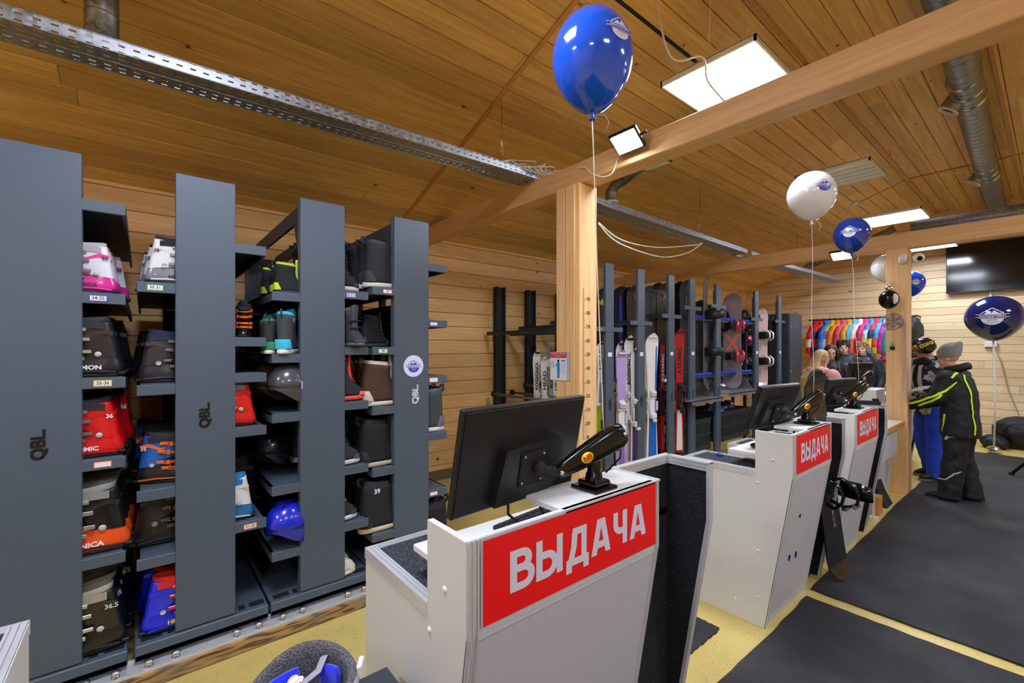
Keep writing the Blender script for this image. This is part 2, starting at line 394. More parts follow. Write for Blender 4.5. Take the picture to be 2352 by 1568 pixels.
def post(x1_, y0_, wx, wy, zt, label):
    t = thing('timber_post', label, 'post', (x1_-wx/2, y0_+wy/2, 0))
    b = MB(); b.box((-wx/2, -wy/2, 0), (wx/2, wy/2, zt), ch=.004); b.build('shaft', w_post, t)
    return t
p1 = post(-2.17, 2.40, .20, .19, 2.74, 'pine post with printed height ruler and notice, holding up the nearest beam')
b = MB()   # cover boards on the face toward the camera
b.box((-.1-.006, -.095-.014, 0), (-.02, -.095, 2.73), ch=.003); b.box((-.014, -.095-.014, 0), (.075, -.095, 2.73), ch=.003)
b.build('cover_board', w_post, p1)
b = MB(); b.box((.1, -.095, 0), (.112, .095, 2.735), ch=.003); b.build('cover_board', w_post, p1)
b = MB(); xf = .1135; yb = -.06
zz = 90
while zz <= 198:
    l = .028 if zz % 10 == 0 else (.02 if zz % 5 == 0 else .014)
    b.box((xf-.001, yb, zz/100-.0011), (xf, yb+l, zz/100+.0011)); zz += 1
for v in range(90, 200, 10):
    add_text(b, str(v), .038, frame((xf, yb+.054, v/100+.006), (0, 1, 0), (0, 0, 1)), .0004, .85)
b.build('ruler_print', M('ruler_ink', '#1e140c', .7), p1)
post(-1.0, 6.25, .18, .2, 2.62, 'pine post in the distance hung with a black glossy ball and a snowflake ring')

# ------------------------------------------------------------------ floor mats
def mat_mesh(x0, x1, y0, y1, seed):
    r = random.Random(seed); b = MB(); n = 60
    top = []; 
    def edge(a, c, fix, ax):
        out = []
        for i in range(n):
            t = a+(c-a)*i/n; j = fix+r.uniform(-.004, .004)+.006*math.sin(t*3)
            out.append((t, j) if ax == 'x' else (j, t))
        return out
    pts = edge(x0, x1, y0, 'x')+edge(y0, y1, x1, 'y')+edge(x1, x0, y1, 'x')+edge(y1, y0, x0, 'y')
    b.prism(pts, .001, .013, 'xy'); return b
tag(mat_mesh(-.99, 1.6, -1.5, 3.19, 1).build('rubber_mat', m_mat), 'black ribbed rubber mat, nearer of two, on yellow floor', 'mat')
tag(mat_mesh(-1.0, 1.7, 3.31, 9.58, 2).build('rubber_mat', m_mat), 'black ribbed rubber mat the two customers stand on, running to the far wall', 'mat')
tag(mat_mesh(-1.75, -1.18, 1.35, 2.45, 3).build('rubber_mat', m_mat), 'small black rubber mat lying behind the two nearest counters', 'mat')

# ------------------------------------------------------------------ lights
led = M('led_diffuser', '#e2ecff', .5, emit=PANEL_E, var=0)
ledoff = M('led_unlit', '#e8e6e4', .45)
def panel(cx, cy, cz, label, on=True, cables=True):
    t = thing('ceiling_light', label, 'ceiling light', (cx, cy, cz), group='square LED panels hung below the ceiling')
    b = MB(); h = .2975
    for s_ in (-1, 1):
        b.box((-h, s_*h-(.012 if s_ > 0 else 0), 0), (h, s_*h+(0 if s_ > 0 else .012), .035)); b.box((s_*h-(.012 if s_ > 0 else 0), -h, 0), (s_*h+(0 if s_ > 0 else .012), h, .035))
    b.box((-h, -h, .03), (h, h, .04)); b.build('housing', whitep, t)
    b = MB()
    if on: b.box((-h+.012, -h+.012, .006), (h-.012, h-.012, .012))
    else:
        for i in range(5): b.box((-h+.012, -h+.014+i*.115, .006), (h-.012, -h+.014+i*.115+.1, .012), ch=.002)
    b.build('diffuser', led if on else ledoff, t)
    if cables:
        zc = (ZC if cx > XF else slope_pt(cx))-cz
        for yy in (-.25, .25): MB().tube([(0, yy, .04), (.01, yy*.96, zc*.5), (0, yy, zc+.02)], .003, 5).build('suspension_cable', rope, t)
    return t
panel(-1.36, 2.93, 3.27, 'lit square ceiling panel nearest the camera, partly behind the pine beam')
panel(-1.34, 5.25, 3.21, 'unlit grey square ceiling panel behind the white balloon', on=False)
panel(-1.30, 7.35, 3.19, 'lit square ceiling panel beside the middle blue balloon')
panel(-1.3, 9.85, 3.2, 'lit square ceiling panel near the far wall, above the far post')
for (cx, cy) in ((-1.36, .2), (-1.36, -2.3), (1.6, -2.0), (1.6, .6), (1.6, 3.2), (1.6, 5.8), (1.6, 8.4)):  # extra panels outside the frame, added to give the room enough light
    panel(cx, cy, 3.27, 'added lit square ceiling panel, out of view')
def flood(cx, cy, cz, ry, label, on=True):
    t = thing('flood_light', label, 'flood light', (cx, cy, cz), (ry, 0, 0))
    b = MB(); b.box((-.1, -.075, .004), (.1, .075, .03), ch=.006)
    for i in range(9): b.box((-.085+i*.02, -.06, .03), (-.08+i*.02, .06, .045))
    b.build('housing', blackg, t)
    b = MB(); b.box((-.085, -.06, -.001), (.085, .06, .004)); b.build('lens', M('flood_lens', '#f4f8ff', .3, emit=FLOOD_E, var=0) if on else M('glass_green', '#a8c8bc', .1), t)
    b = MB(); b.tube([(-.105, 0, .015), (-.115, 0, .06), (-.09, .03, .1), (.09, .03, .1), (.115, 0, .06), (.105, 0, .015)], .006, 6)
    b.build('bracket', blackm, t); return t
flood(-1.7, 2.32, 2.83, math.radians(-38), 'bright flood light fixed to the front of the nearest beam')
flood(-1.75, 2.70, 2.80, math.radians(8), 'unlit flood light hanging behind the nearest beam', False)
flood(-1.56, 6.14, 2.60, math.radians(-30), 'small bright flood light on the farther beam, beside the middle blue balloon')

# ------------------------------------------------------------------ cable trays
def tray_z(y):
    P_ = [(-3.2, 2.84), (-.5, 2.85), (2.3, 2.905), (2.7, 2.905), (3.3, 2.86), (6.2, 2.83), (7.4, 2.80), (10.7, 2.86)]
    for (a, za), (c, zc) in zip(P_, P_[1:]):
        if a <= y <= c: return za+(zc-za)*(y-a)/(c-a)
    return P_[0][1] if y < a else P_[-1][1]
def tray(y0, y1, label):
    t = thing('cable_tray', label, 'cable tray', (0, 0, 0)); n = 10
    ys = [y0+(y1-y0)*i/n for i in range(n+1)]; b = MB()
    def strip(pa, pb):
        vs = []; 
        for y in ys: z = tray_z(y); vs += [(pa[0], y, z+pa[1]), (pb[0], y, z+pb[1])]
        b.add(vs, [(2*i, 2*i+1, 2*i+3, 2*i+2) for i in range(n)])
    b.mat(0); strip((-2.84, 0), (-2.745, 0)); strip((-2.735, 0), (-2.64, 0)); strip((-2.84, -.0015), (-2.64, -.0015)) if False else None
    b.mat(1); strip((-2.64, 0), (-2.64, .055)); strip((-2.84, 0), (-2.84, .055))
    b.mat(2)
    for xx in (-2.64, -2.84, -2.74):
        b.tube([(xx, y, tray_z(y)+.0) for y in ys], .0035, 5)
    for xx in (-2.64, -2.84): b.tube([(xx, y, tray_z(y)+.055) for y in ys], .003, 5)
    b.build('channel', [galv_h, galv_v, galv], t)
    return t
def chain(t, x, y):
    z0 = tray_z(y)+.03; z1 = slope_pt(x); b = MB()
    for dx_ in (-.02, .02): b.tube([(x+dx_, y, z0), (x+dx_*.2, y+.01, (z0+z1)/2), (x, y, z1)], .0022, 4)
    b.build('hanging_chain', steel, t)
t1 = tray(-3.0, 2.44, 'perforated galvanised cable tray running over the boot racks to the nearest beam'); chain(t1, -2.74, 2.15); chain(t1, -2.74, -1.0)
t2 = tray(2.57, 6.28, 'galvanised cable tray with looping white cables, between the two beams'); chain(t2, -2.74, 5.2)
t3 = tray(6.41, 10.7, 'farthest galvanised cable tray, beyond the second beam'); chain(t3, -2.74, 8.4)
b = MB()
for i in range(14):
    r = rnd; y = 2.2+i*.03
    b.tube([(-2.8+.02*i % .15, y-.3, tray_z(y)+.03), (-2.75, y, tray_z(y)+.09+.05*math.sin(i)), (-2.68+.1*math.sin(i*2), y+.15, tray_z(y)+.11), (-2.6+.03*(i % 4), y+.1, tray_z(y)+.05), (-2.75, 2.7+.01*i, tray_z(2.6)+.03)], .004, 5)
tag(b.build('cable_bundle', rope), 'tangle of white cables in the tray where it meets the nearest beam', 'cables')
def sag(name, pts, r, mat, label, cat):
    b = MB(); P_ = [Vector(p) for p in pts]; out = []
    m = len(P_)
    for i in range(m-1):
        p0, p1, p2, p3 = P_[max(i-1, 0)], P_[i], P_[i+1], P_[min(i+2, m-1)]
        for k in range(8):
            t = k/8; out.append(.5*((2*p1)+(-p0+p2)*t+(2*p0-5*p1+4*p2-p3)*t*t+(-p0+3*p1-3*p2+p3)*t**3))
    out.append(P_[-1]); b.tube([tuple(p) for p in out], r, 6); return tag(b.build(name, mat), label, cat)
cat_ = 'cable'
sag('hanging_cable', [aty(1375, 512, 2.62), aty(1430, 552, 3.2), atx(1510, 568, -2.66), atx(1590, 563, -2.64), atx(1613, 558, -2.62)], .006, rope, 'upper of two white cables drooping from the nearest post to the tray', cat_)
sag('hanging_cable', [aty(1375, 514, 2.62), aty(1425, 560, 3.0), atx(1520, 590, -2.64), atx(1580, 580, -2.64), atx(1613, 558, -2.62)], .006, rope, 'lower of two white cables drooping from the nearest post to the tray', cat_)
sag('hanging_cable', [(aty(1325, 385, 2.425)), aty(1345, 385, 2.42), aty(1358, 398, 2.42), aty(1385, 406, 2.42), aty(1408, 395, 2.42), aty(1425, 350, 2.42), aty(1452, 328, 2.42)], .005, rope, 'white cable looping along the face of the nearest beam', cat_)
sag('hanging_cable', [(-1.5, 1.9, 3.93), (-1.33, 2.0, 3.5), (-1.3, 2.15, 3.1), aty(1612, 130, 2.3), aty(1625, 185, 2.38), aty(1663, 232, 2.42)], .005, rope, 'pair of white cables dropping in front of the nearest lit ceiling panel', cat_)

# ------------------------------------------------------------------ ducts
def duct(name, pts, r, label, ring=None, n=20):
    t = thing(name, label, 'ventilation duct', (0, 0, 0)); b = MB(); out = []
    P_ = [Vector(p) for p in pts]
    b.tube([tuple(p) for p in P_], r, n)
    # spiral seams
    for a, c in zip(P_, P_[1:]):
        L = (c-a).length; k = int(L/.12)
        for i in range(1, k):
            q = a.lerp(c, i/k); d = (c-a).normalized(); b.tube([tuple(q-d*.003), tuple(q+d*.003)], r+.0025, n)
    b.build('pipe', duct_m, t); return t
D = [(-.40, .5), (-.47, 4.9), (-.54, 7.4), (-.61, 10.95)]
t = duct('air_duct', [(x_, y_, 3.80) for x_, y_ in D], .105, 'large spiral steel duct under the ceiling on the right')
for yy in (5.6, 8.3):
    xx = -.43-.0235*(yy-3); b = MB(); T = Matrix.Translation((xx-.10, yy, 3.74)) @ Matrix.Rotation(math.radians(35), 4, 'Y')
    b.lathe([(.07, .05), (.07, -.06)], 20, T); b.build('outlet_collar', duct_m, t)
    b = MB(); b.lathe([(.055, -.05), (.055, -.066), (.09, -.068), (.09, -.058), (.072, -.05)], 24, T); b.build('outlet_ring', whitep, t)
    b = MB()
    for dy in (-.35, -.1, .12): b.tube([(xx, yy+dy, 3.80), (xx, yy+dy+.03, 3.80)], .112, 20)
    b.build('joint_band', steel, t)
t = duct('air_duct', [(-3.0, -.155, 3.45), (-3.0, -.155, 3.06)], .066, 'short steel duct dropping from the ceiling above the boot racks')
b = MB(); b.lathe([(.05, 3.05), (.05, 3.02), (.1, 3.02), (.1, 3.035), (.068, 3.06)], 28, Matrix.Translation((-3.0, -.155, 0))); b.build('outlet_ring', whitep, t)
for (yy, z0, lab) in ((3.85, 3.11, 'bent steel duct poking below the ceiling beside the nearest post'), (9.6, 2.92, 'bent steel duct poking down beyond the farther beam')):
    t = duct('air_duct', [(-3.02, yy, z0), (-3.02, yy, z0+.1), (-2.95, yy, z0+.17), (-2.85, yy, z0+.19), (-2.1, yy, z0+.45), (-1.7, yy, z0+.62)], .055, lab)
    b = MB(); b.lathe([(.04, z0-.012), (.082, z0-.014), (.082, z0), (.056, z0+.01)], 24, Matrix.Translation((-3.02, yy, 0))); b.build('outlet_ring', whitep, t)
b = MB(); b.tube([(x_, 6.75, 2.93) for x_ in (-1.05, 1, 3)], .06, 16); tag(b.build('air_duct', duct_m), 'dim crosswise steel duct above the farther beam, at right', 'ventilation duct')
b = MB(); b.lathe([(.055, .0), (.05, -.03), (.02, -.04)], 20, Matrix.Translation((-1.95, 8.35, slope_pt(-1.95)-.01)), cap1=True); tag(b.build('smoke_detector', whitep), 'small round white smoke detector on the ceiling', 'smoke detector')
# ------------------------------------------------------------------ boot racks
RX = -2.72; RB = -4.50
stick_w = M('label_paper', '#ece8ea', .6, var=.02); ink = M('marker_ink', '#15151a', .6, var=0)
lab_cols = {'b': M('label_blue', '#3b48c8', .5), 'g': M('label_green', '#4faf3a', .5), 'y': M('label_yellow', '#d8c622', .5), 'o': M('label_orange', '#e0683a', .5), 'r': M('label_red', '#d8303a', .5), 'w': stick_w}
shelf_no = 0
def size_label(parent, x, y, z, col, txt, wd=.062):
    """paper size label on the front edge of a shelf, facing +x"""
    b = MB(); b.mat(0).box((x, y-wd/2, z-.014), (x+.0012, y+wd/2, z+.014)); b.mat(1).box((x+.001, y-wd/2+.004, z-.0105), (x+.0018, y+wd/2-.004, z+.0105))
    if txt: b.mat(2); add_text(b, txt, .02, frame((x+.0024, y, z), (0, 1, 0), (0, 0, 1)), .0003, .95)
    b.build('size_label', [lab_cols[col], stick_w, ink], parent)
def boot_rack(y0, label, left, right, topl, topr, rails, qbl, first=False):
    """left/right: list of shelf heights (top surface); unit panel y0..y0+.25"""
    yc = y0+.125; t = thing('boot_rack', label, 'boot rack', (0, 0, 0), group='tall grey boot racks on the floor rail')
    x = RX; zt = 2.405
    b = MB(); b.box((x-.018, y0, .17), (x, y0+.25, zt), ch=.003)
    for yy in (y0, y0+.234): b.box((x-.055, yy, .17), (x-.018, yy+.016, zt))
    b.build('end_panel', grey, t)
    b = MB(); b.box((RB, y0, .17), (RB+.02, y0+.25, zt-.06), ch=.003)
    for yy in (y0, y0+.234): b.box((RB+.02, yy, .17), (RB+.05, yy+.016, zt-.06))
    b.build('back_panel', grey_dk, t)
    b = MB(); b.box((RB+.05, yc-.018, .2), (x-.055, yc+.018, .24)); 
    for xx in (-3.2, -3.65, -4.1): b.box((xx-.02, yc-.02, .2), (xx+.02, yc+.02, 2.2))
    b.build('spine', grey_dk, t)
    MB().box((RB+.05, yc-.003, .24), (x-.12, yc+.003, 1.86 if rails else 2.19)).build('added_shade_web', grey_dk, t)  # solid partition added to block light and darken the rack interior
    if rails:
        b = MB(); b.box((RB+.02, y0+.003, 2.28), (x-.02, y0+.018, 2.37)); b.box((RB+.02, y0+.232, 2.28), (x-.02, y0+.247, 2.37))
        b.prism([(x-.02, 2.28), (x-.02, 2.02), (x-.05, 2.06), (x-.16, 2.28)], y0+.004, y0+.014, 'xz')
        b.build('top_rail', grey_dk, t)
    # base plinth with slots
    b = MB(); xf = x+.012
    b.box((RB, y0-.152, .096), (xf-.0, y0+.402, .125), ch=.004); b.box((xf-.03, y0-.152, .096), (xf, y0+.402, .165), ch=.004)
    b.box((RB, y0-.152, .14), (xf-.09, y0+.402, .165)); b.build('base', grey, t)
    b = MB()
    for a, c in ((-.13, -.05), (-.03, -.005), (.27, .30), (.32, .39)): b.box((xf-.084, y0+a, .1655), (xf-.036, y0+c, .1665)); 
    b.box((xf-.09, y0-.15, .163), (xf-.028, y0+.4, .1655)) if False else None
    b.build('slot', M('slot_black', '#050506', .8), t)
    b = MB(); b.box((xf-.092, y0-.15, .15), (xf-.028, y0+.40, .165)); b.build('base_cover', grey, t)
    def shelf(z, side, lab=None, xf_=x):
        a, c = (y0-.145, y0+.01) if side < 0 else (y0+.24, y0+.395)
        a2, c2 = (a, yc) if side < 0 else (yc, c)
        b = MB(); b.box((RB+.05, a2, z-.008), (x-.056, c2, z)); b.box((x-.058, a, z-.008), (x-.02, c, z)); b.box((x-.022, a, z-.052), (x-.0, c, z), ch=.002) if False else b.box((x-.022, a, z-.05), (x-.001, c if side > 0 else c-.01, z), ch=.002)
        e = a if side < 0 else c; b.box((RB+.05, e-(0 if side < 0 else .012), z-.05), (x-.022, e+(.012 if side < 0 else 0), z))
        b.box((RB+.05, yc-.012, z-.03), (x-.06, yc+.012, z-.008))
        o = b.build('shelf', grey, t)
        if lab: size_label(o, x-.0005, (a+c)/2+lab[2], z-.026, lab[0], lab[1])
    for z, lab in left: shelf(z, -1, lab)
    for z, lab in right: shelf(z, 1, lab)
    if topl: shelf(topl, -1)
    if topr: shelf(topr, 1)
    # QBL letters
    b = MB(); zc = qbl[0]; T = frame((x+.0012, y0+qbl[1], zc), (0, 0, 1), (0, -1, 0))
    [add_text(b, 'QBL.', .1, T @ Matrix.Translation((k_*.0028, k2*.0022, k_*.0004+k2*.0002+.0008)), .0, 1., fit=(.122, .05)) for k_ in (-1, 0, 1) for k2 in (-1, 1)]; b.build('logo_cutout' if qbl[2] else 'logo_sticker', M('logo_hole', '#0b0506', .8) if qbl[2] else letter, t)
    return t
R1 = boot_rack(-.455, 'grey boot rack at the left frame edge, wide panel with dark cut-out letters', [(1.8, None), (1.4, None)], [(1.80, ('b', '34-35', -.015)), (1.42, ('y', '35-36', 0)), (1.056, ('o', '', 0)), (.62, None)], None, 2.21, False, (1.145, .12, True))
R2 = boot_rack(.124, 'second grey boot rack from the left, dark cut-out letters on its panel', [(1.865, ('g', '30-31', -.01)), (1.378, None), (.88, None), (.56, None)], [(1.61, None), (1.42, None), (1.135, None), (.634, ('o', '31-32', .0))], None, 2.10, False, (1.215, .12, True))
R3 = boot_rack(.69, 'third grey boot rack from the left, plain panel with open top rail', [(1.863, None), (1.52, None), (1.19, None), (.79, None), (.43, None)], [(1.90, ('b', '28-31,5', -.03)), (1.56, None), (1.227, None), (.835, None), (.496, None)], None, None, True, (.0, 0, True))
for ch in list(R3.children):
    if ch.name.startswith('logo'): bpy.data.objects.remove(ch)
R4 = boot_rack(1.257, 'rightmost grey boot rack, round white sticker and white letters on its panel', [(1.94, ('r', '37', .02)), (1.56, ('g', '38', -.01)), (1.18, None), (.79, None), (.38, None)], [(1.745, ('b', '', -.03)), (1.36, ('w', '', -.03)), (.97, None), (.58, ('r', '', -.03))], None, 2.13, True, (1.245, .15, False))
# floor rail: timber with galvanised channel and roller bolts
tag(MB().box((-2.80, -2.6, 0.002), (-2.63, 1.86, .070), ch=.004).build('rail_timber', w_rail), 'worn spruce timber on the yellow floor under the front of the boot racks', 'timber')
t = thing('floor_rail', 'galvanised rail with roller bolts on the timber before the boot racks', 'rail', (0, 0, 0))
b = MB(); b.box((-2.755, -2.6, .0705), (-2.640, 1.84, .076)); b.box((-2.755, -2.6, .076), (-2.749, 1.84, .092)); b.box((-2.646, -2.6, .076), (-2.640, 1.84, .082)); b.build('channel', alu, t)
for y0 in (-.4425, .124, .69, 1.257):
    for dy in (-.10, .0, .25, .35):
        b = MB(); T = Matrix.Translation((-2.675, y0+dy, .076)); b.lathe([(.001, .034), (.012, .034), (.018, .028), (.019, .022), (.012, .018), (.013, .012), (.017, .008), (.017, 0)], 14, T, cap0=True)
        b.build('roller_bolt', steel, t)
tag(MB().box((-4.6, -2.6, .002), (-4.45, 1.84, .084)).build('rail_timber', w_rail), 'timber rail at the back wall under the boot racks', 'timber')

# round sticker on rack four
blue_ink = M('logo_blue', '#3a3fc0', .5, var=0)
def logo_shapes(white_on_blue):
    """badge artwork: (layer, polygons) in a unit box x -1..1"""
    L = []
    # hexagonal roof outline, ribbon, lower half disc, mountains
    roof = [(-.66, .02), (-.66, .30), (-.12, .66), (0, .72), (.12, .66), (.66, .30), (.66, .02)]
    roof_i = [(-.60, .02), (-.60, .27), (0, .65), (.60, .27), (.60, .02)]
    band = [(-.74, -.14), (-.74, .14), (.74, .14), (.74, -.14)]
    tailL = [(-.72, -.05), (-1.0, -.05), (-.90, .09), (-1.0, .22), (-.72, .22)]; tailR = [(-x, y) for x, y in tailL][::-1]
    lower = [(.64*math.cos(a), -.16+.5*math.sin(a)) for a in [PI+PI*i/16 for i in range(17)]]
    lower_i = [(.54*math.cos(a), -.18+.40*math.sin(a)) for a in [PI+PI*i/16 for i in range(17)]]
    m1 = [(-.52, .17), (-.2, .42), (-.12, .36), (-.02, .17)]; m2 = [(-.1, .17), (0, .34), (.1, .5), (.2, .42), (.3, .33), (.52, .17)]
    s1 = [(-.32, .3), (-.18, .52), (-.05, .4), (-.12, .3), (-.18, .38), (-.24, .3)]
    return roof, roof_i, band, tailL, tailR, lower, lower_i, m1, m2, s1
def badge(T, size, fg, bg, proj=None, disc=None, small='ПОДОЛЬСК', lift=.0006):
    """returns MB with materials [bg, fg]; proj maps flat points onto a surface"""
    b = MB(); S = size/2
    roof, roof_i, band, tL, tR, low, low_i, m1, m2, s1 = logo_shapes(True)
    def poly(pts, z, mi, dens=6):
        n = len(pts); cx = sum(p[0] for p in pts)/n; cy = sum(p[1] for p in pts)/n
        b.mat(mi); vs = [(cx*S, cy*S, z)]; R_ = 3; fine = []
        for i in range(n):
            for k in range(dens):
                a, c = pts[i], pts[(i+1) % n]; fine.append((a[0]+(c[0]-a[0])*k/dens, a[1]+(c[1]-a[1])*k/dens))
        m = len(fine)
        for r in range(1, R_+1):
            for p in fine: vs.append(((cx+(p[0]-cx)*r/R_)*S, (cy+(p[1]-cy)*r/R_)*S, z))
        fs = [(0, 1+i, 1+(i+1) % m) for i in range(m)]
        for r in range(1, R_):
            for i in range(m): fs.append((1+(r-1)*m+i, 1+r*m+i, 1+r*m+(i+1) % m, 1+(r-1)*m+(i+1) % m))
        b.add(vs, fs)
    l = lift
    if disc: poly([(disc*math.cos(2*PI*i/40), disc*math.sin(2*PI*i/40)+.05) for i in range(40)], 0, 0, 1)
    poly(roof, l, 1); poly(roof_i, 2*l, 0); poly(m1, 3*l, 1); poly(m2, 3*l, 1)
    poly(tL, 2*l, 1); poly(tR, 2*l, 1); poly([(x*.86-.12, y*.7+.025) for x, y in tL], 3*l, 0); poly([(x*.86+.12, y*.7+.025) for x, y in tR], 3*l, 0)
    poly(low, 2*l, 1)
    poly(band, 4*l, 1); poly([(x*.97, y*.82) for x, y in band], 5*l, 0)
    b.mat(1); add_text(b, 'КРАСНАЯ ГОРКА', .2, Matrix.Translation((0, 0, 6*l)), .006, fit=(1.36*S, .17*S))
    b.mat(0); add_text(b, small, .2, Matrix.Translation((0, -.27*S, 4*l)), .004, fit=(.62*S, .11*S))
    add_text(b, 'ГОРНОЛЫЖНЫЙ КУРОРТ', .2, Matrix.Translation((0, -.43*S, 4*l)), .0, fit=(.62*S, .055*S))
    if proj: b.v = [proj(p) for p in b.v]
    else: b.v = [tuple(T @ Vector(p)) for p in b.v]
    return b
b = badge(frame((RX+.0015, 1.257+.135, 1.43), (0, 1, 0), (0, 0, 1)), .118, None, None, disc=1.22)
b.build('round_sticker', [M('sticker_lilac', '#dfe2fb', .5, var=0), blue_ink], R4)

# ------------------------------------------------------------------ service counters
def extr_trim(b, a, c, wdt, n_, h=.006):
    """ribbed aluminium strip from a to c; wdt vector across, n_ outward normal"""
    a, c, w_, n_ = Vector(a), Vector(c), Vector(wdt), Vector(n_).normalized()
    for i in range(5):
        p = w_*(i/5); q = w_*((i+.8)/5); hh = n_*(h if i % 2 == 0 else h*.55)
        vs = [a+p, a+q, c+q, c+p]; vs2 = [v+hh for v in vs]
        b.add([tuple(v) for v in vs+vs2], [(0, 1, 2, 3), (4, 5, 6, 7), (0, 1, 5, 4), (1, 2, 6, 5), (2, 3, 7, 6), (3, 0, 4, 7)])
def sign_word(b, T, wd, ht):
    """the word ВЫДАЧА drawn with thick strokes, origin at its lower left corner"""
    def arc(cx, cy, r, a0, a1, n=10): return [(cx+r*math.cos(math.radians(a0+(a1-a0)*i/n)), cy+r*math.sin(math.radians(a0+(a1-a0)*i/n))) for i in range(n+1)]
    G = [(.62, [[(.1, 0), (.1, 1)], [(.1, .905)]+arc(.34, .722, .183, 90, -90)+[(.1, .539)], [(.12, .5385)]+arc(.38, .317, .222, 90, -90)+[(.1, .095)]]),
         (.84, [[(.1, 0), (.1, 1)], [(.1, .60)]+arc(.33, .3475, .2525, 90, -90)+[(.1, .095)], [(.74, 0), (.74, 1)]]),
         (.78, [[(.22, .905), (.71, .905)], [(.29, .9), (.26, .5), (.15, .12)], [(.61, .9), (.61, .1)], [(.0, .10), (.78, .10)], [(.09, -.17), (.09, .10)], [(.69, -.17), (.69, .10)]]),
         (.72, [[(.095, 0), (.31, .985)], [(.625, 0), (.41, .985)], [(.22, .905), (.50, .905)], [(.17, .27), (.55, .27)]]),
         (.60, [[(.1, 1), (.1, .66)]+arc(.32, .64, .22, 180, 270)+[(.5, .42)], [(.5, 0), (.5, 1)]]),
         (.72, [[(.095, 0), (.31, .985)], [(.625, 0), (.41, .985)], [(.22, .905), (.50, .905)], [(.17, .27), (.55, .27)]])]
    tot = sum(g[0] for g in G)+.11*5; kx, ky = wd/tot, ht; ox = 0; k = 0
    for w_, strokes in G:
        for st in strokes:
            hw = .095; k += 1; z = .0002*(k % 6); n = len(st); L = []; R_ = []
            for i, p in enumerate(st):
                a = Vector(st[max(i-1, 0)]); c = Vector(st[min(i+1, n-1)]); d = (c-a).normalized(); nn = Vector((-d.y, d.x))
                q = Vector(p); L.append(q+nn*hw); R_.append(q-nn*hw)
            if n == 2 and abs(st[0][0]-st[1][0]) > .1 and abs(st[0][1]-st[1][1]) > .5:   # slanted stems end flat
                for arr, s_ in ((L, 1), (R_, -1)):
                    for i in (0, 1): arr[i] = Vector((st[i][0]+(-.1 if (st[1][1] > st[0][1]) == (s_ > 0) else .1), st[i][1]))
            vs = [((ox+p.x)*kx, p.y*ky, z) for p in L+R_]
            fs = [(i, n+i, n+i+1, i+1) for i in range(n-1)]
            b.add(vs, fs, False, T)
        ox += w_+.11
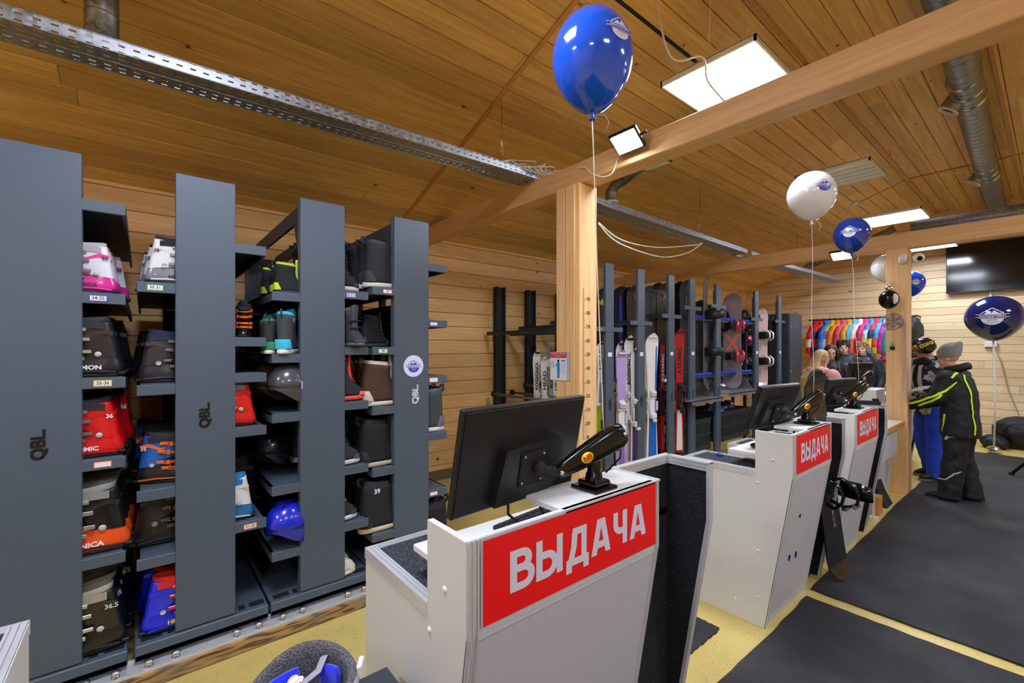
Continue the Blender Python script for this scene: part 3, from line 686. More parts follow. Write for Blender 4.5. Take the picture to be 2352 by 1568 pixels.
def counter(xf, y0, W, WR, label, sign=True, table2=.33):
    """local frame: x=0 front face (customer side), -x toward the staff; y along"""
    t = thing('service_counter', label, 'counter', (xf, y0, 0), group='white service counters with red signs')
    H, K, S_, D_ = 1.09, .858, .14, .19
    prof = [(0, H), (-D_, H), (-D_, 0), (-S_, 0), (0, K)]
    MB().prism(prof, 0, .018, 'xz').build('side_panel', white, t); MB().prism([(-.004, H-.001), (-D_, H-.001), (-D_, 0), (-S_-.004, 0), (-.004, K)], W-.018, W, 'xz').build('side_panel', white, t)
    b = MB(); b.box((-.02, .018, K), (-.008, W-.018, H)); b.build('front_board', white, t)
    b = MB(); nrm = Vector((K, 0, -S_)).normalized()
    b.prism([(-.006, K-.02), (-.02, K-.02), (-S_-.02, .0), (-S_-.006, .0)], .018, W-.018, 'xz'); b.build('front_panel', whiteg, t)
    MB().box((-D_, W*.42, H-.018), (-.0, W, H), ch=.002).build('top_board', white, t); MB().box((-D_+.0, .018, .83), (-.02, W*.42, .845)).build('inner_shelf', white, t)
    b = MB(); b.box((-D_-.17, .045, .935), (-.03, W-.03, .955), ch=.002); b.build('keyboard_shelf', white, t)
    b = MB()
    extr_trim(b, (-.001, .0, H), (-.001, .0, K), (0, .035, 0), (1, 0, 0)); extr_trim(b, (-.001, W-.014, H), (-.001, W-.014, K), (0, .014, 0), (1, 0, 0))
    extr_trim(b, (-.003, .0, K), (-S_-.003, .0, .0), (0, .035, 0), (1, 0, 0)); extr_trim(b, (-.003, W-.014, K), (-S_-.003, W-.014, 0), (0, .014, 0), (1, 0, 0))
    extr_trim(b, (-.008, .03, K-.016), (-.008, W-.014, K-.016), (0, 0, .03), (1, 0, 0))
    b.box((-.004, 0, H), (.003, W, H+.002)); b.build('aluminium_trim', alu, t)
    if sign:
        b = MB(); ysz, zsz = W-.014-.045, H-K-.02; yc, zc = .045+ysz/2, K+.016+zsz/2
        b.mat(0).box((-.008, .042, K+.012), (.0, W-.015, H-.004)); b.mat(1).box((.0, .047, K+.016), (.0025, W-.018, H-.008))
        b.mat(2)
        sign_word(b, frame((.0030, yc+.01-ysz*.40, zc-zsz*.25), (0, 1, 0), (0, 0, 1)), ysz*.80, zsz*.50)
        b.build('sign', [whiteg, red, letter], t)
    # recess lined with carpet
    y2 = W+WR
    b = MB(); b.box((-D_-.018, W, 0), (-D_, y2, H-.004)); b.prism([(-.012, H-.006), (-D_, H-.006), (-D_, 0), (-S_-.012, 0), (-.012, K)], y2-.022, y2-.014, 'xz')
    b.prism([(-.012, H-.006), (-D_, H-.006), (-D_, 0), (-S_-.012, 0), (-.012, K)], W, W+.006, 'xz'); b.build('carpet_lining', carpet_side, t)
    b = MB(); b.prism(prof, y2-.014, y2, 'xz'); b.build('end_panel', white, t)
    b = MB()
    extr_trim(b, (-D_+.001, W, H-.034), (-D_+.001, y2-.022, H-.034), (0, 0, .034), (1, 0, 0)); extr_trim(b, (-.012, y2-.022, H-.034), (-D_, y2-.022, H-.034), (0, 0, .034), (0, -1, 0))
    b.box((-D_-.02, W-.004, H-.004), (-D_+.008, y2, H+.002)); b.box((-D_, y2-.026, H-.004), (.003, y2+.002, H+.002)); b.box((-D_, W-.002, H-.004), (.002, W+.012, H+.003))
    b.prism([(.003, H), (-.012, H), (-.012, K+.002), (-S_-.012, 0), (-S_+.002, 0), (.003, K)], y2-.024, y2+.002, 'xz'); b.build('recess_trim', alu, t)
    # low tables on the staff side
    def low(a, c, side0):
        b = MB(); x1, x2 = -D_-.0, -.62; zt = .868
        b.box((x2, a, 0), (x1, a+.016, zt-.03)); b.box((x2, c-.016, 0), (x1, c, zt-.03)); b.box((x2, a+.016, .05), (x2+.016, c-.016, zt-.03)); b.box((x2, a, zt-.03), (x1, c, zt-.008)); b.build('low_cabinet', white, t)
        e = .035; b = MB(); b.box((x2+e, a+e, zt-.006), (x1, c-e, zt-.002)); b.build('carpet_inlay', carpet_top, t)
        b = MB(); extr_trim(b, (x2, a, zt-.008), (x1, a, zt-.008), (0, e, 0), (0, 0, 1), .008); extr_trim(b, (x2, c-e, zt-.008), (x1, c-e, zt-.008), (0, e, 0), (0, 0, 1), .008); extr_trim(b, (x2, a+e, zt-.008), (x2, c-e, zt-.008), (e, 0, 0), (0, 0, 1), .008)
        b.box((x2-.002, a-.003, zt-.036), (x1, a+.001, zt)); b.box((x2-.003, a-.002, zt-.036), (x2+.001, c+.002, zt)); b.build('table_trim', alu, t)
    low(0, .27, True); low(W-.02, y2, False)
    b = MB()
    for (x_, z_) in ((-.10, .94), (-D_+.012, .80), (-D_+.012, .42), (-D_+.012, .16), (-.3, .1)):
        b.lathe([(.009, 0), (.008, .003), (.003, .0045)], 12, frame((x_, 0, z_), (1, 0, 0), (0, 0, 1)), cap1=True)
    b.build('screw_cap', whitep, t)
    return t
C1 = counter(-.885, .591, .798, .388, 'nearest white service counter, largest red lettered sign in the foreground')
C2 = counter(-.885, 2.655, .62, .30, 'second white service counter, purple marks below its red sign')
C3 = counter(-.885, 3.80, .62, .31, 'third white service counter, before the bench and far post')
C4 = counter(-1.15, 7.40, .62, .31, 'farthest white service counter, red sign mostly hidden behind the pine post')
C0 = counter(-1.02, -1.21, .62, .37, 'white counter at the lower left frame corner, only its ribbed aluminium edge in view', sign=True)
b = MB(); r = random.Random(3)
for (py, pz) in ((.24, .60), (.30, .35), (.20, .36)):
    xs = -.006-.14*(.858-pz)/.858
    for i in range(12):
        a = r.uniform(0, 6.28); l = r.uniform(.010, .024); b.obox((xs+.002, py+r.uniform(-.009, .009), pz+r.uniform(-.014, .014)), (.0012, .0034, l*.7), Matrix.Rotation(a*.2, 3, 'X'))
b.build('purple_mark', M('purple_ink', '#7a20a8', .5), C2)

# ------------------------------------------------------------------ monitors and arms
def monitor(c, yaw, tilt, wd, ht, label, big=True):
    t = thing('monitor', label, 'monitor', c, (0, 0, yaw)); R = Matrix.Rotation(tilt, 4, 'Y')
    # local: +x = back of the display (towards customers)
    b = MB(); b.box((-.012, -wd/2, -ht/2), (.012, wd/2, ht/2), R, ch=.003); b.box((.012, -wd/2+.006, -ht/2+.006), (.016, wd/2-.006, ht/2-.006), R, ch=.002); b.build('housing', black, t)
    b = MB(); b.box((-.0128, -wd/2+.01, -ht/2+.02), (-.0119, wd/2-.01, ht/2-.01), R); b.build('screen', M('screen_dark', '#0a0c12', .15), t)
    b = MB(); k = wd*.27
    if big:
        b.prism([(-k*.95, -ht*.44), (-k*.8, ht*.10), (k*.8, ht*.14), (k, ht*.05), (k, -ht*.30), (k*.6, -ht*.44)], .016, .045, 'yz', R)
    else:
        b.prism([(-k*1.2, -ht*.36), (-k*1.0, ht*.18), (k*1.0, ht*.18), (k*1.2, -ht*.36)], .016, .036, 'yz', R); b.box((.036, -k*.9, ht*.16), (.04, k*.9, ht*.22), R)
    b.build('back_cover', black, t)
    z0 = -ht*.12
    b = MB(); b.box((.045 if big else .036, -.055, z0-.055), (.05, .055, z0+.055), R, ch=.004); b.build('mount_plate', blackm, t)
    b = MB()
    for a in (-.042, .042):
        for c_ in (-.042, .042): b.cyl((.05, a, z0+c_), (.0535, a, z0+c_), .0045, 8, T=R)
    b.build('screw', steel, t)
    b = MB()
    add_text(b, 'AOC', .022, R @ frame((.0455 if big else .037, -.09, ht*.03), (0, 1, 0), (0, 0, 1)), .0006); b.build('maker_mark', M('mark_grey', '#1e1f22', .2), t)
    if big:
        b = MB(); b.mat(0).box((.0165, .0, -ht*.44), (.017, .095, -ht*.33), R); b.mat(1)
        for i in range(5): b.box((.0172, .006+.0*i, -ht*.43+i*.0065), (.0176, .045+.01*(i % 2), -ht*.43+i*.0065+.0028), R)
        add_text(b, 'CE', .012, R @ frame((.0176, .07, -ht*.35), (0, 1, 0), (0, 0, 1)), .0003); b.build('rating_label', [blackm, whiteg], t)
        b = MB(); b.tube([(.03, -.095, -ht*.44), (.03, -.095, -ht*.53), (.05, -.07, -ht*.62), (.09, -.03, -ht*.78)], .0045, 6); b.tube([(.045, .01, -ht*.44), (.07, .02, -ht*.6), (.1, .03, -ht*.85)], .0035, 6); b.build('monitor_cable', blackm, t)
    return t
def arm(base, label, s=1., dy=0.):
    """gas spring arm clamped on the counter top"""
    t = thing('monitor_stand', label, 'monitor stand', base, (0, 0, dy))
    b = MB(); b.box((-.055, -.055, .0), (.055, .055, .012), ch=.003); b.box((-.04, -.04, .012), (.04, .04, .03), ch=.006); b.box((-.055, -.02, -.05), (-.035, .02, .0)); b.build('clamp_base', blackg, t)
    b = MB(); b.lathe([(.03, .028), (.026, .05), (.022, .055), (.022, .115), (.027, .12), (.027, .135), (.018, .14)], 20, cap1=True); b.build('column', blackg, t)
    b = MB(); b.lathe([(.0285, .098), (.0285, .104)], 20); b.build('silver_collar', alu, t)
    def link(pts, r0, r1, nm, mat):
        a, c = Vector(pts[0]), Vector(pts[1]); d = (c-a); L = d.length; R = d.to_track_quat('X', 'Z').to_matrix().to_4x4(); T = Matrix.Translation(a) @ R
        b = MB(); n = 14; rs = []
        for i, (u, k) in enumerate(((-.012, .35), (-.004, .8), (.02, 1), (.3*L, 1.05), (.7*L, 1.0), (L-.02, .85), (L+.004, .7), (L+.012, .3))):
            r = (r0+(r1-r0)*max(0, min(1, u/L)))*k; q = []
            for j in range(n):
                an = 2*PI*j/n; ca, sa = math.cos(an), math.sin(an)
                q.append((u, .72*r*math.copysign(abs(ca)**.55, ca), r*math.copysign(abs(sa)**.6, sa)))
            rs.append(q)
        b.rings(rs, T=T); b.build(nm, mat, t); return T, L
    E = (.045, .085, .178)
    link([(0, 0, .125), (.045, .085, .168)], .03, .03, 'lower_link', blackg)
    T, L = link([E, (-.03, -.13, .070)], .042, .028, 'spring_arm', blackg)
    b = MB(); b.mat(0).lathe([(.017, -.004), (.017, .0015)], 22, T @ frame((L*.62, .0262, .002), (-1, 0, 0), (0, 0, 1)) @ Matrix.Scale(1.25, 4, (1, 0, 0)), cap1=True)
    Tt = T @ frame((L*.62, .0282, .002), (-1, 0, 0), (0, 0, 1)); b.mat(1); add_text(b, 'NB', .024, Tt, .0012)
    b.build('round_sticker', [M('sticker_yellow', '#e8c61e', .5), M('sticker_red', '#c8402a', .5)], t)
    b = MB()
    for u in (.0, L): 
        for s_ in (-1, 1): b.cyl((u, 0, 0), (u, s_*(.032 if u == 0 else .022), 0), .007, 12, T=T)
    b.build('hinge_bolt', steel, t)
    b = MB(); b.tube([(-.03, -.13, .07), (-.045, -.17, .078), (-.05, -.20, .09), (-.055, -.215, .096)], .014, 10); b.ball((-.05, -.20, .09), .022); b.build('tilt_head', blackm, t)
    b = MB(); b.box((.01, .02, -.0), (.0, .0, .0)) if False else b.tube([(.02, .03, .115), (.04, .09, .12), (.03, .1, .09), (.0, .06, .04)], .003, 5); b.build('arm_cable', blackm, t)
    return t
monitor((-1.073, .93, 1.228), .088, .201, .54, .32, 'large black monitor seen from behind over the nearest counter')
arm((-.97, 1.15, 1.09), 'glossy black monitor arm clamped on the nearest counter top')
monitor((-1.10, 2.97, 1.200), -.13, .33, .45, .28, 'black monitor seen from behind at the second counter', False)
arm((-.97, 3.13, 1.09), 'glossy black monitor arm clamped on the second counter')
monitor((-1.20, 4.62, 1.175), -.25, .30, .40, .25, 'black monitor tilted back at the third counter', False)
arm((-.99, 4.22, 1.09), 'black monitor arm clamped on the third counter')
# ------------------------------------------------------------------ boots
def ring(xa, xb, hw, za, zb, n=28, p=.75, toe=.0, yo=0.):
    """closed outline: x from xa to xb, half width hw; z runs linearly from za (at xa) to zb (at xb)"""
    out = []; xm, a = (xa+xb)/2, (xb-xa)/2
    for k in range(n):
        t = 2*PI*k/n; c, s_ = math.cos(t), math.sin(t)
        X = xm+a*math.copysign(abs(c)**p, c); Y = hw*math.copysign(abs(s_)**p, s_)
        u = (X-xa)/(xb-xa); Y *= 1-toe*(1-u)
        out.append((X, Y+yo, za+(zb-za)*u))
    return out
def band_arc(b, R, a0, a1, wz, th, n=14, tilt=0.):
    """strap following an outline R(angle)->(x,y,z) from a0 to a1"""
    rs = []
    for i in range(n+1):
        a = a0+(a1-a0)*i/n; x, y, z, nx, ny = R(a)
        rs.append([(x, y, z-wz/2), (x+nx*th, y+ny*th, z-wz/2), (x+nx*th, y+ny*th, z+wz/2), (x, y, z+wz/2)])
    b.rings(rs, smooth=False)
def ski_boot(name, label, C, loc, rz, size=1., txt=None, brand=None, group='ski boots on the rack shelves', tall=1.):
    """C: shell, cuff, liner, trim, buckle colours"""
    t = thing(name, label, 'ski boot', loc, (0, 0, rz), group); t.scale = (size, size, size*tall)
    g = lambda k, r=.28, **kw: M('boot_'+C[k].strip('#'), C[k], r, coat=.3, **kw)
    fab = M('boot_fab_'+C[2].strip('#'), C[2], .85, bump=.2, scale=120)
    b = MB()   # sole
    b.rings([ring(-.135, .155, .040, 0, 0), ring(-.138, .160, .043, .012, .012), ring(-.132, .150, .040, .02, .02)]); 
    b.box((-.15, -.033, .012), (-.12, .033, .026), ch=.003); b.box((.14, -.032, .008), (.172, .032, .024), ch=.003)
    b.build('sole', M('boot_sole', '#1a1b1e', .5), t)
    b = MB(); rs = [ring(-.136, .152, .044, .018, .018), ring(-.142, .150, .050, .034, .03), ring(-.142, .146, .051, .055, .045), ring(-.136, .128, .048, .078, .064), ring(-.127, .09, .044, .105, .085), ring(-.118, .05, .041, .135, .118), ring(-.114, .03, .040, .165, .15)]
    b.rings(rs, cap1=False); b.build('shell', g(0), t)
    lean = .030
    def cuffo(z, gx=0., gy=0.):
        u = (z-.10)/.18; return (-.124+u*.030+.012*(u-.4)**2-gx, .040+.058*u+gx, .043+.009*u+gy)
    b = MB(); rs = []
    for z in (.085, .11, .14, .17, .20, .23, .262, .275):
        xa, xb, hw = cuffo(z, .004, .003); dzb = -.008 if z < .2 else 0; k_ = max(0, (z-.17)/.1); rs.append(ring(xa, xb, hw, z+.020*k_+(.012 if z < .1 else 0), z-.022*k_+(.035 if z < .12 else 0)))
    inner = [(x*.9-.002, y*.86, z-.01) for x, y, z in rs[-1]]
    b.rings(rs+[inner], cap0=False, cap1=False); b.build('cuff', g(1), t)
    b = MB(); xa, xb, hw = cuffo(.27)
    rl = [ring(xa+.006, xb-.008, hw-.006, .24, .22), ring(xa+.004, xb-.004, hw-.005, .29, .265), ring(xa+.0, xb+.006, hw-.006, .315, .295), ring(xa+.008, xb-.0, hw-.014, .318, .292), ring(xa+.018, xb-.014, hw-.022, .27, .25), ring(xa+.03, xb-.03, hw-.03, .2, .2)]
    b.rings(rl, cap0=False); b.build('liner', fab, t)
    b = MB()  # tongue rising at the front
    b.rings([[(x, y, z) for y, z in ((-w_, z0), (w_, z0), (w_*.8, z0+.0)) for x in (x0,)] for x0, w_, z0 in ()]) if False else None
    T = [(.06, .030, .20), (.090, .033, .27), (.115, .032, .315), (.120, .024, .325)]
    b.rings([[(x-.012, -w_, z), (x, -w_*.6, z+.002), (x+.004, 0, z+.003), (x, w_*.6, z+.002), (x-.012, w_, z), (x-.018, 0, z)] for x, w_, z in T]); b.build('tongue', fab, t)
    # buckles: straps round the front with metal levers on the outer side (both sides carry the look)
    def shell_R(zc):
        def R(a):
            u = (zc-.085)/.06; xb = .128+(.055-.128)*max(0, min(1, u)) if zc < .145 else .05; a_ = (xb+.137)/2; xm = (xb-.137)/2
            c, s_ = math.cos(a), math.sin(a); x = xm+a_*math.copysign(abs(c)**.75, c); y = .052*math.copysign(abs(s_)**.75, s_); l = math.hypot(c/a_, s_/.052); return x, y, zc-.02*(x > 0)*0, c/a_/l, s_/.052/l
        return R
    def cuff_R(zc):
        def R(a):
            xa, xb, hw = cuffo(zc, .004, .003); a_ = (xb-xa)/2; xm = (xa+xb)/2
            c, s_ = math.cos(a), math.sin(a); x = xm+a_*math.copysign(abs(c)**.75, c); y = hw*math.copysign(abs(s_)**.75, s_); l = math.hypot(c/a_, s_/hw); return x, y, zc+.010*s_*s_-.004, c/a_/l, s_/hw/l
        return R
    mb = M('buckle_'+C[4].strip('#'), C[4], .25, .8 if C[4] in ('#c8ccd0', '#9a9ea4') else .1)
    for R, side in ((cuff_R(.235), 1), (cuff_R(.185), 1), (shell_R(.128), 1), (shell_R(.092), 1)):
        b = MB(); band_arc(b, R, -1.15, 1.15, .018, .004); o = b.build('buckle_strap', g(3), t)
        b = MB()
        for sg in (-1, 1):
            x, y, z, nx, ny = R(sg*1.0); x2, y2, z2, _, _ = R(sg*1.42); a = Vector((x+nx*.006, y+ny*.006, z)); c = Vector((x2+nx*.009, y2+sg*.008, z2+.004))
            for dz in (-.007, .007): b.tube([a+Vector((0, 0, dz)), (a+c)/2+Vector((nx, ny, 0))*.008+Vector((0, 0, dz)), c+Vector((0, 0, dz*.5))], .003, 5)
            b.obox(tuple(c), (.019, .005, .009), ch=.002); b.obox(tuple(a), (.008, .006, .013), ch=.002)
        b.build('buckle', mb, o)
    b = MB(); band_arc(b, cuff_R(.262), -2.2, 2.2, .034, .005, 20); b.build('power_strap', fab, t)
    b = MB()
    for sg in (-1, 1):
        b.lathe([(.014, 0), (.013, .003), (.004, .004)], 16, frame((-.045, sg*.0535, .118), (1, 0, 0), (0, 0, sg*1.) if sg < 0 else (0, 0, -1)) , cap1=True)
    b.build('pivot', M('pivot_grey', '#b8bcc0', .35), t)
    for sg in (-1, 1):
        b = MB(); lo = lambda poly, y0: b.prism(poly, sg*y0, sg*(y0+.0015), 'xz')
        lo([(-.105, .235), (-.06, .245), (.0, .215), (.03, .225), (.0, .200), (-.06, .222), (-.100, .215)], .0513)
        lo([(-.115, .03), (-.03, .038), (.07, .034), (.11, .045), (.07, .028), (-.03, .028), (-.115, .022)], .0500)
        b.build('side_accent', g(3, .35), t)
    if txt or brand:
        b = MB()
        for sg in (-1, 1):
            fr = lambda x, z, y=.0555: frame((x, sg*y, z), (-sg, 0, 0), (0, 0, 1))
            if txt: add_text(b, txt, .03, fr(-.085, .215, .0575), .0006)
            if brand: add_text(b, brand, .03, fr(.02, .05, .0548), .0012, sx=1.1)
        b.build('marking', M('mark_'+C[5].strip('#'), C[5], .5) if len(C) > 5 else ink, t)
    return t
def snow_boot(name, label, C, loc, rz, size=1., txt=None, group='snowboard boots on the rack shelves', laces=True):
    t = thing(name, label, 'snowboard boot', loc, (0, 0, rz), group); t.scale = (size,)*3
    fab = M('sb_'+C[0].strip('#'), C[0], .8, bump=.25, scale=160); f2 = M('sb_'+C[1].strip('#'), C[1], .7, bump=.2, scale=160); so = M('sbsole_'+C[2].strip('#'), C[2], .6, bump=.2); lc = M('lace_'+C[3].strip('#'), C[3], .7)
    b = MB(); b.rings([ring(-.140, .158, .045, 0, .008), ring(-.145, .165, .052, .008, .014), ring(-.143, .163, .053, .026, .03), ring(-.138, .158, .048, .034, .036)]); b.build('sole', so, t)
    b = MB(); rs = [ring(-.138, .156, .050, .030, .032), ring(-.138, .156, .052, .055, .05), ring(-.135, .146, .051, .085, .075), ring(-.132, .110, .050, .11, .10), ring(-.130, .075, .050, .135, .135), ring(-.128, .058, .051, .165, .17), ring(-.126, .053, .053, .20, .205), ring(-.124, .056, .055, .24, .235), ring(-.122, .060, .056, .275, .255)]
    inner = [ring(-.114, .050, .048, .276, .256), ring(-.105, .035, .038, .18, .18)]
    b.rings(rs+inner); b.build('upper', fab, t)
    b = MB(); b.rings([ring(-.116, .044, .049, .25, .24), ring(-.118, .040, .050, .29, .275), ring(-.112, .034, .044, .297, .282), ring(-.100, .02, .035, .26, .25)], cap0=False); b.build('liner', f2, t)
    b = MB(); T = [(.085, .026, .118), (.068, .03, .165), (.062, .033, .22), (.066, .036, .275), (.070, .034, .315), (.066, .024, .325)]
    b.rings([[(x-.014, -w_, z), (x, -w_*.7, z+.002), (x+.005, 0, z+.003), (x, w_*.7, z+.002), (x-.014, w_, z), (x-.022, 0, z)] for x, w_, z in T]); b.build('tongue', f2, t)
    b = MB(); b.rings([ring(-.141, -.05, .053, .034, .036, p=.9), ring(-.139, -.06, .0535, .075, .05, p=.9), ring(-.134, -.09, .050, .10, .10, p=.9)], cap0=False); b.rings([ring(.10, .1605, .047, .036, .036, p=.8), ring(.11, .158, .044, .062, .056, p=.8)], cap0=False); b.build('heel_and_toe_guard', f2, t)
    b = MB(); b.tube([(-.122, 0, .255), (-.145, 0, .275), (-.145, 0, .305), (-.12, 0, .30)], .005, 6, flat=2.2); b.build('pull_loop', fab, t)
    if laces:
        b = MB(); pts = []
        for i in range(7):
            z = .12+i*.022; x = (.093, .082, .074, .069, .067, .067, .068)[i]; pts.append((x, .03*(1 if i % 2 else -1), z))
        b.tube(pts, .0025, 5); b.tube([(p[0], -p[1], p[2]) for p in pts], .0025, 5)
        b.tube([(.068, .02, .255), (.10, .035, .24), (.105, .03, .19), (.09, .035, .16), (.085, .02, .2)], .0025, 5); b.build('lace', lc, t)
    else:
        b = MB(); b.tube([(.05, .056, .2), (.075, .02, .205), (.078, -.02, .205), (.05, -.056, .2)], .012, 8, flat=.35); b.tube([(.06, .053, .15), (.095, .02, .15), (.095, -.02, .15), (.06, -.053, .15)], .012, 8, flat=.35); b.build('strap', f2, t)
    if txt:
        b = MB()
        for sg in (-1, 1): add_text(b, txt, .036, frame((-.055, sg*.0565, .235), (-sg, 0, 0), (0, 0, 1)), .0012)
        b.build('size_mark', M('mark_white', '#e8e8ee', .6), t)
    return t
PX = PI/2; W_ = '#e8e8ec'
# side-on boots: toe towards -y for rz=-pi/2, towards +y for rz=pi/2.  x = front row .. further in
def pairs(maker, nm, lab, C, x, y, z, rz, nrow, size=1., step=.125, dl=None, **kw):
    first = maker(nm, lab[0], C, (x, y, z), rz, size, **kw)
    for i in range(1, nrow):
        dup(first, (x-step*i, y+(.006 if i % 2 else -.004)+(0, 0, .015, .03, .034, .034)[i]*(1 if rz < 0 else -1), z), (0, 0, rz+(.05 if i % 2 else -.04)), label=lab[min(i, len(lab)-1)])
    return first
def rowlab(s, n): return [s+', front of its row']+['%s, %s in its row' % (s, w) for w in ('second', 'third', 'fourth', 'fifth', 'sixth')][:n-1]
S_ = -2.80
pairs(ski_boot, 'ski_boot', rowlab('white and magenta ski boot, top shelf beside the leftmost panel', 5), ('#d42a92', '#dcdce4', '#a4a4aa', '#e8409c', '#9a9ea4', '#2a2a30'), S_, -.195, 1.80, -PX, 5, .74, txt='35', brand='TECNICA')
pairs(ski_boot, 'ski_boot', rowlab('black ski boot with orange badge, second shelf of the left rack', 5), ('#1c1c20', '#26262b', '#2c2c30', '#303036', '#c8ccd0', '#e8e8ea'), S_, -.195, 1.42, -PX, 5, .88, brand='SALOMON')
pairs(ski_boot, 'ski_boot', rowlab('bright red ski boot, middle shelf of the left rack', 5), ('#d8121a', '#e0161e', '#26262a', '#c81018', '#9a9ea4', '#e8e8ea'), S_, -.19, 1.056, -PX, 5, .86, txt='36', brand='ATOMIC')
pairs(ski_boot, 'ski_boot', rowlab('orange-shelled ski boot with black cuff and pale liner', 5), ('#f0561a', '#1b1b1e', '#8a8a84', '#26262a', '#c8ccd0', '#f2f2f2'), S_, -.185, .62, -PX, 5, 1.0, brand='TECNICA')
pairs(ski_boot, 'ski_boot', rowlab('black ski boot numbered 36.5, bottom of the left rack', 5), ('#17171a', '#1c1c20', '#a49c88', '#2a2a2c', '#c8ccd0', '#d8d8dc'), S_, -.19, .17, -PX, 5, .95, txt='36.5')
pairs(ski_boot, 'ski_boot', rowlab('grey and white ski boot with lime liner, numbered 32', 5), ('#7c7e84', '#e4e4ea', '#1e1e22', '#d8d8e0', '#9a9ea4', '#1a1a1e'), S_, .115, 1.865, PX, 5, .74, txt='32', brand='HEAD')
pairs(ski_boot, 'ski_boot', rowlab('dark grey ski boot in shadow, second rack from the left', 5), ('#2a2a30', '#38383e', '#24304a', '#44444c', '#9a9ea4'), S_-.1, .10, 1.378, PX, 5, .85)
pairs(ski_boot, 'ski_boot', rowlab('black and blue ski boot with orange buckles', 5), ('#1e1f26', '#2468c4', '#26262c', '#e8722a', '#e8722a', '#e8e8ea'), S_-.06, .085, .88, PX-.35, 5, .82, txt='35')
pairs(ski_boot, 'ski_boot', rowlab('charcoal ski boot on a low shelf of the second rack', 5), ('#34322f', '#3c3a38', '#2a2a2c', '#444444', '#9a9ea4'), S_-.12, .09, .56, PX, 5, .95)
pairs(ski_boot, 'ski_boot', rowlab('royal blue junior ski boot with red buckles and yellow trim', 5), ('#1b28d6', '#1f2ee0', '#d8221e', '#1b28d6', '#e02820', '#e8d424'), S_, .115, .17, PX, 5, .86, brand='HEAD')
pairs(ski_boot, 'ski_boot', rowlab('black ski boot with orange trim, upper shelf of second rack', 2), ('#18181a', '#202024', '#26262a', '#f07018', '#f07018'), S_-.08, .44, 1.61, -.25, 2, .62)
b = ski_boot('ski_boot', 'small red ski boot with grey liner, on the second rack', ('#e0201c', '#e6241e', '#8a8a8c', '#c81410', '#c8ccd0'), (S_, .37, 1.135), -PX, .78, group=None)
ski_boot('ski_boot', 'small white and teal ski boot with lime trim, shelf labelled 31-32', ('#2272a8', '#e4e8ea', '#2878b8', '#dfe6ea', '#c8d838', '#e8a83a'), (S_, .36, .634), -PX, .78, txt='31', group=None)
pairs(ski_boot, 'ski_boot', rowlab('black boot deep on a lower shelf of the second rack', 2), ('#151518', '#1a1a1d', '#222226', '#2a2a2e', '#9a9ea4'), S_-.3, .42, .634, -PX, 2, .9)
# third rack, left shelves
sb = '#1d1f24'
pairs(snow_boot, 'snowboard_boot', rowlab('black boot with yellow-green heel and white crossed laces', 3), (sb, '#c8dc28', '#26262a', W_), S_-.03, .66, 1.863, PX-.2, 3, .62)
pairs(snow_boot, 'snowboard_boot', rowlab('grey boot with cyan top and white sole, numbered 32', 3), ('#3a3e46', '#38b4d8', '#e8e8ea', W_), S_, .645, 1.52, 2.6, 3, .80, txt='32')
pairs(snow_boot, 'snowboard_boot', rowlab('small black junior boot beside the cyan-topped one', 2), ('#26262a', '#2a7a4a', '#dcdcde', '#2f8a52'), S_-.02, .555, 1.52, 2.9, 2, .66)
def helmet(name, label, col, loc, rz, size=1., rot=(0, 0), txt=None, gog=False, group=None, visor=None):
    t = thing(name, label, 'helmet', loc, (rot[0], rot[1], rz), group); t.scale = (size,)*3
    b = MB(); n = 28; rs = []
    for i in range(11):
        ph = i/10*PI/2; z = .13*math.cos(ph)+.0; rr = math.sin(ph); q = []
        for k in range(n):
            a = 2*PI*k/n; x = .125*rr*math.cos(a); y = .105*rr*math.sin(a); q.append((x-.0, y, .05+z if rr < .001 else .05+z))
        rs.append(q)
    for dz, f in ((.0, 1.0), (-.03, 1.0), (-.055, .985)):
        q = []
        for k in range(n):
            a = 2*PI*k/n; c = math.cos(a); front = max(0, c); ear = abs(math.sin(a))**3
            q.append((.125*f*c, .105*f*math.sin(a), .05+dz*(1-.75*front)-(.035*ear if dz < -.05 else 0)-.02*max(0, -c)*(dz < -.05)))
        rs.append(q)
    edge = rs[-1]; rs.append([(x*.93, y*.92, z) for x, y, z in edge]); b.rings(rs, cap1=False); b.build('outer_shell', M('helm_'+col.strip('#'), col, .25, coat=.5), t)
    b = MB(); r2 = [[(x*.93, y*.92, z) for x, y, z in edge], [(x*.86, y*.84, z+.01) for x, y, z in edge]]+[[(.105*math.sin(p)*math.cos(2*PI*k/n), .086*math.sin(p)*math.sin(2*PI*k/n), .05+.108*math.cos(p)) for k in range(n)] for p in (PI/2, 1.2, .8, .4, .05)]
    b.rings(r2, cap0=False); b.build('padding', M('helm_pad', '#3a3a40', .9, bump=.4, scale=120), t)
    b = MB()
    for x in (-.03, .02, .06):
        for y in (-.035, .035): b.obox((x, y, .178-.9*x*x-2.2*y*y), (.016, .005, .003), ch=.001)
    b.build('vent', M('vent_black', '#0a0a0c', .7), t)
    if txt:
        b = MB()
        for sg in (-1, 1): add_text(b, txt, .055, frame((-.01, sg*.1085, .055), (-sg, 0, 0), (0, -sg*.0, 1)), .002)
        b.build('marking', M('mark_lilac', '#b8b8d8', .6), t)
    return t
helmet('helmet', 'dark grey ski helmet numbered 13 on the third rack', '#4a4c54', (S_-.02, .66, 1.285), -1.2, 1.02, txt='13')
helmet('helmet', 'brownish helmet tucked behind the dark grey one', '#5a4438', (S_-.22, .60, 1.285), -1.3, 1.0)
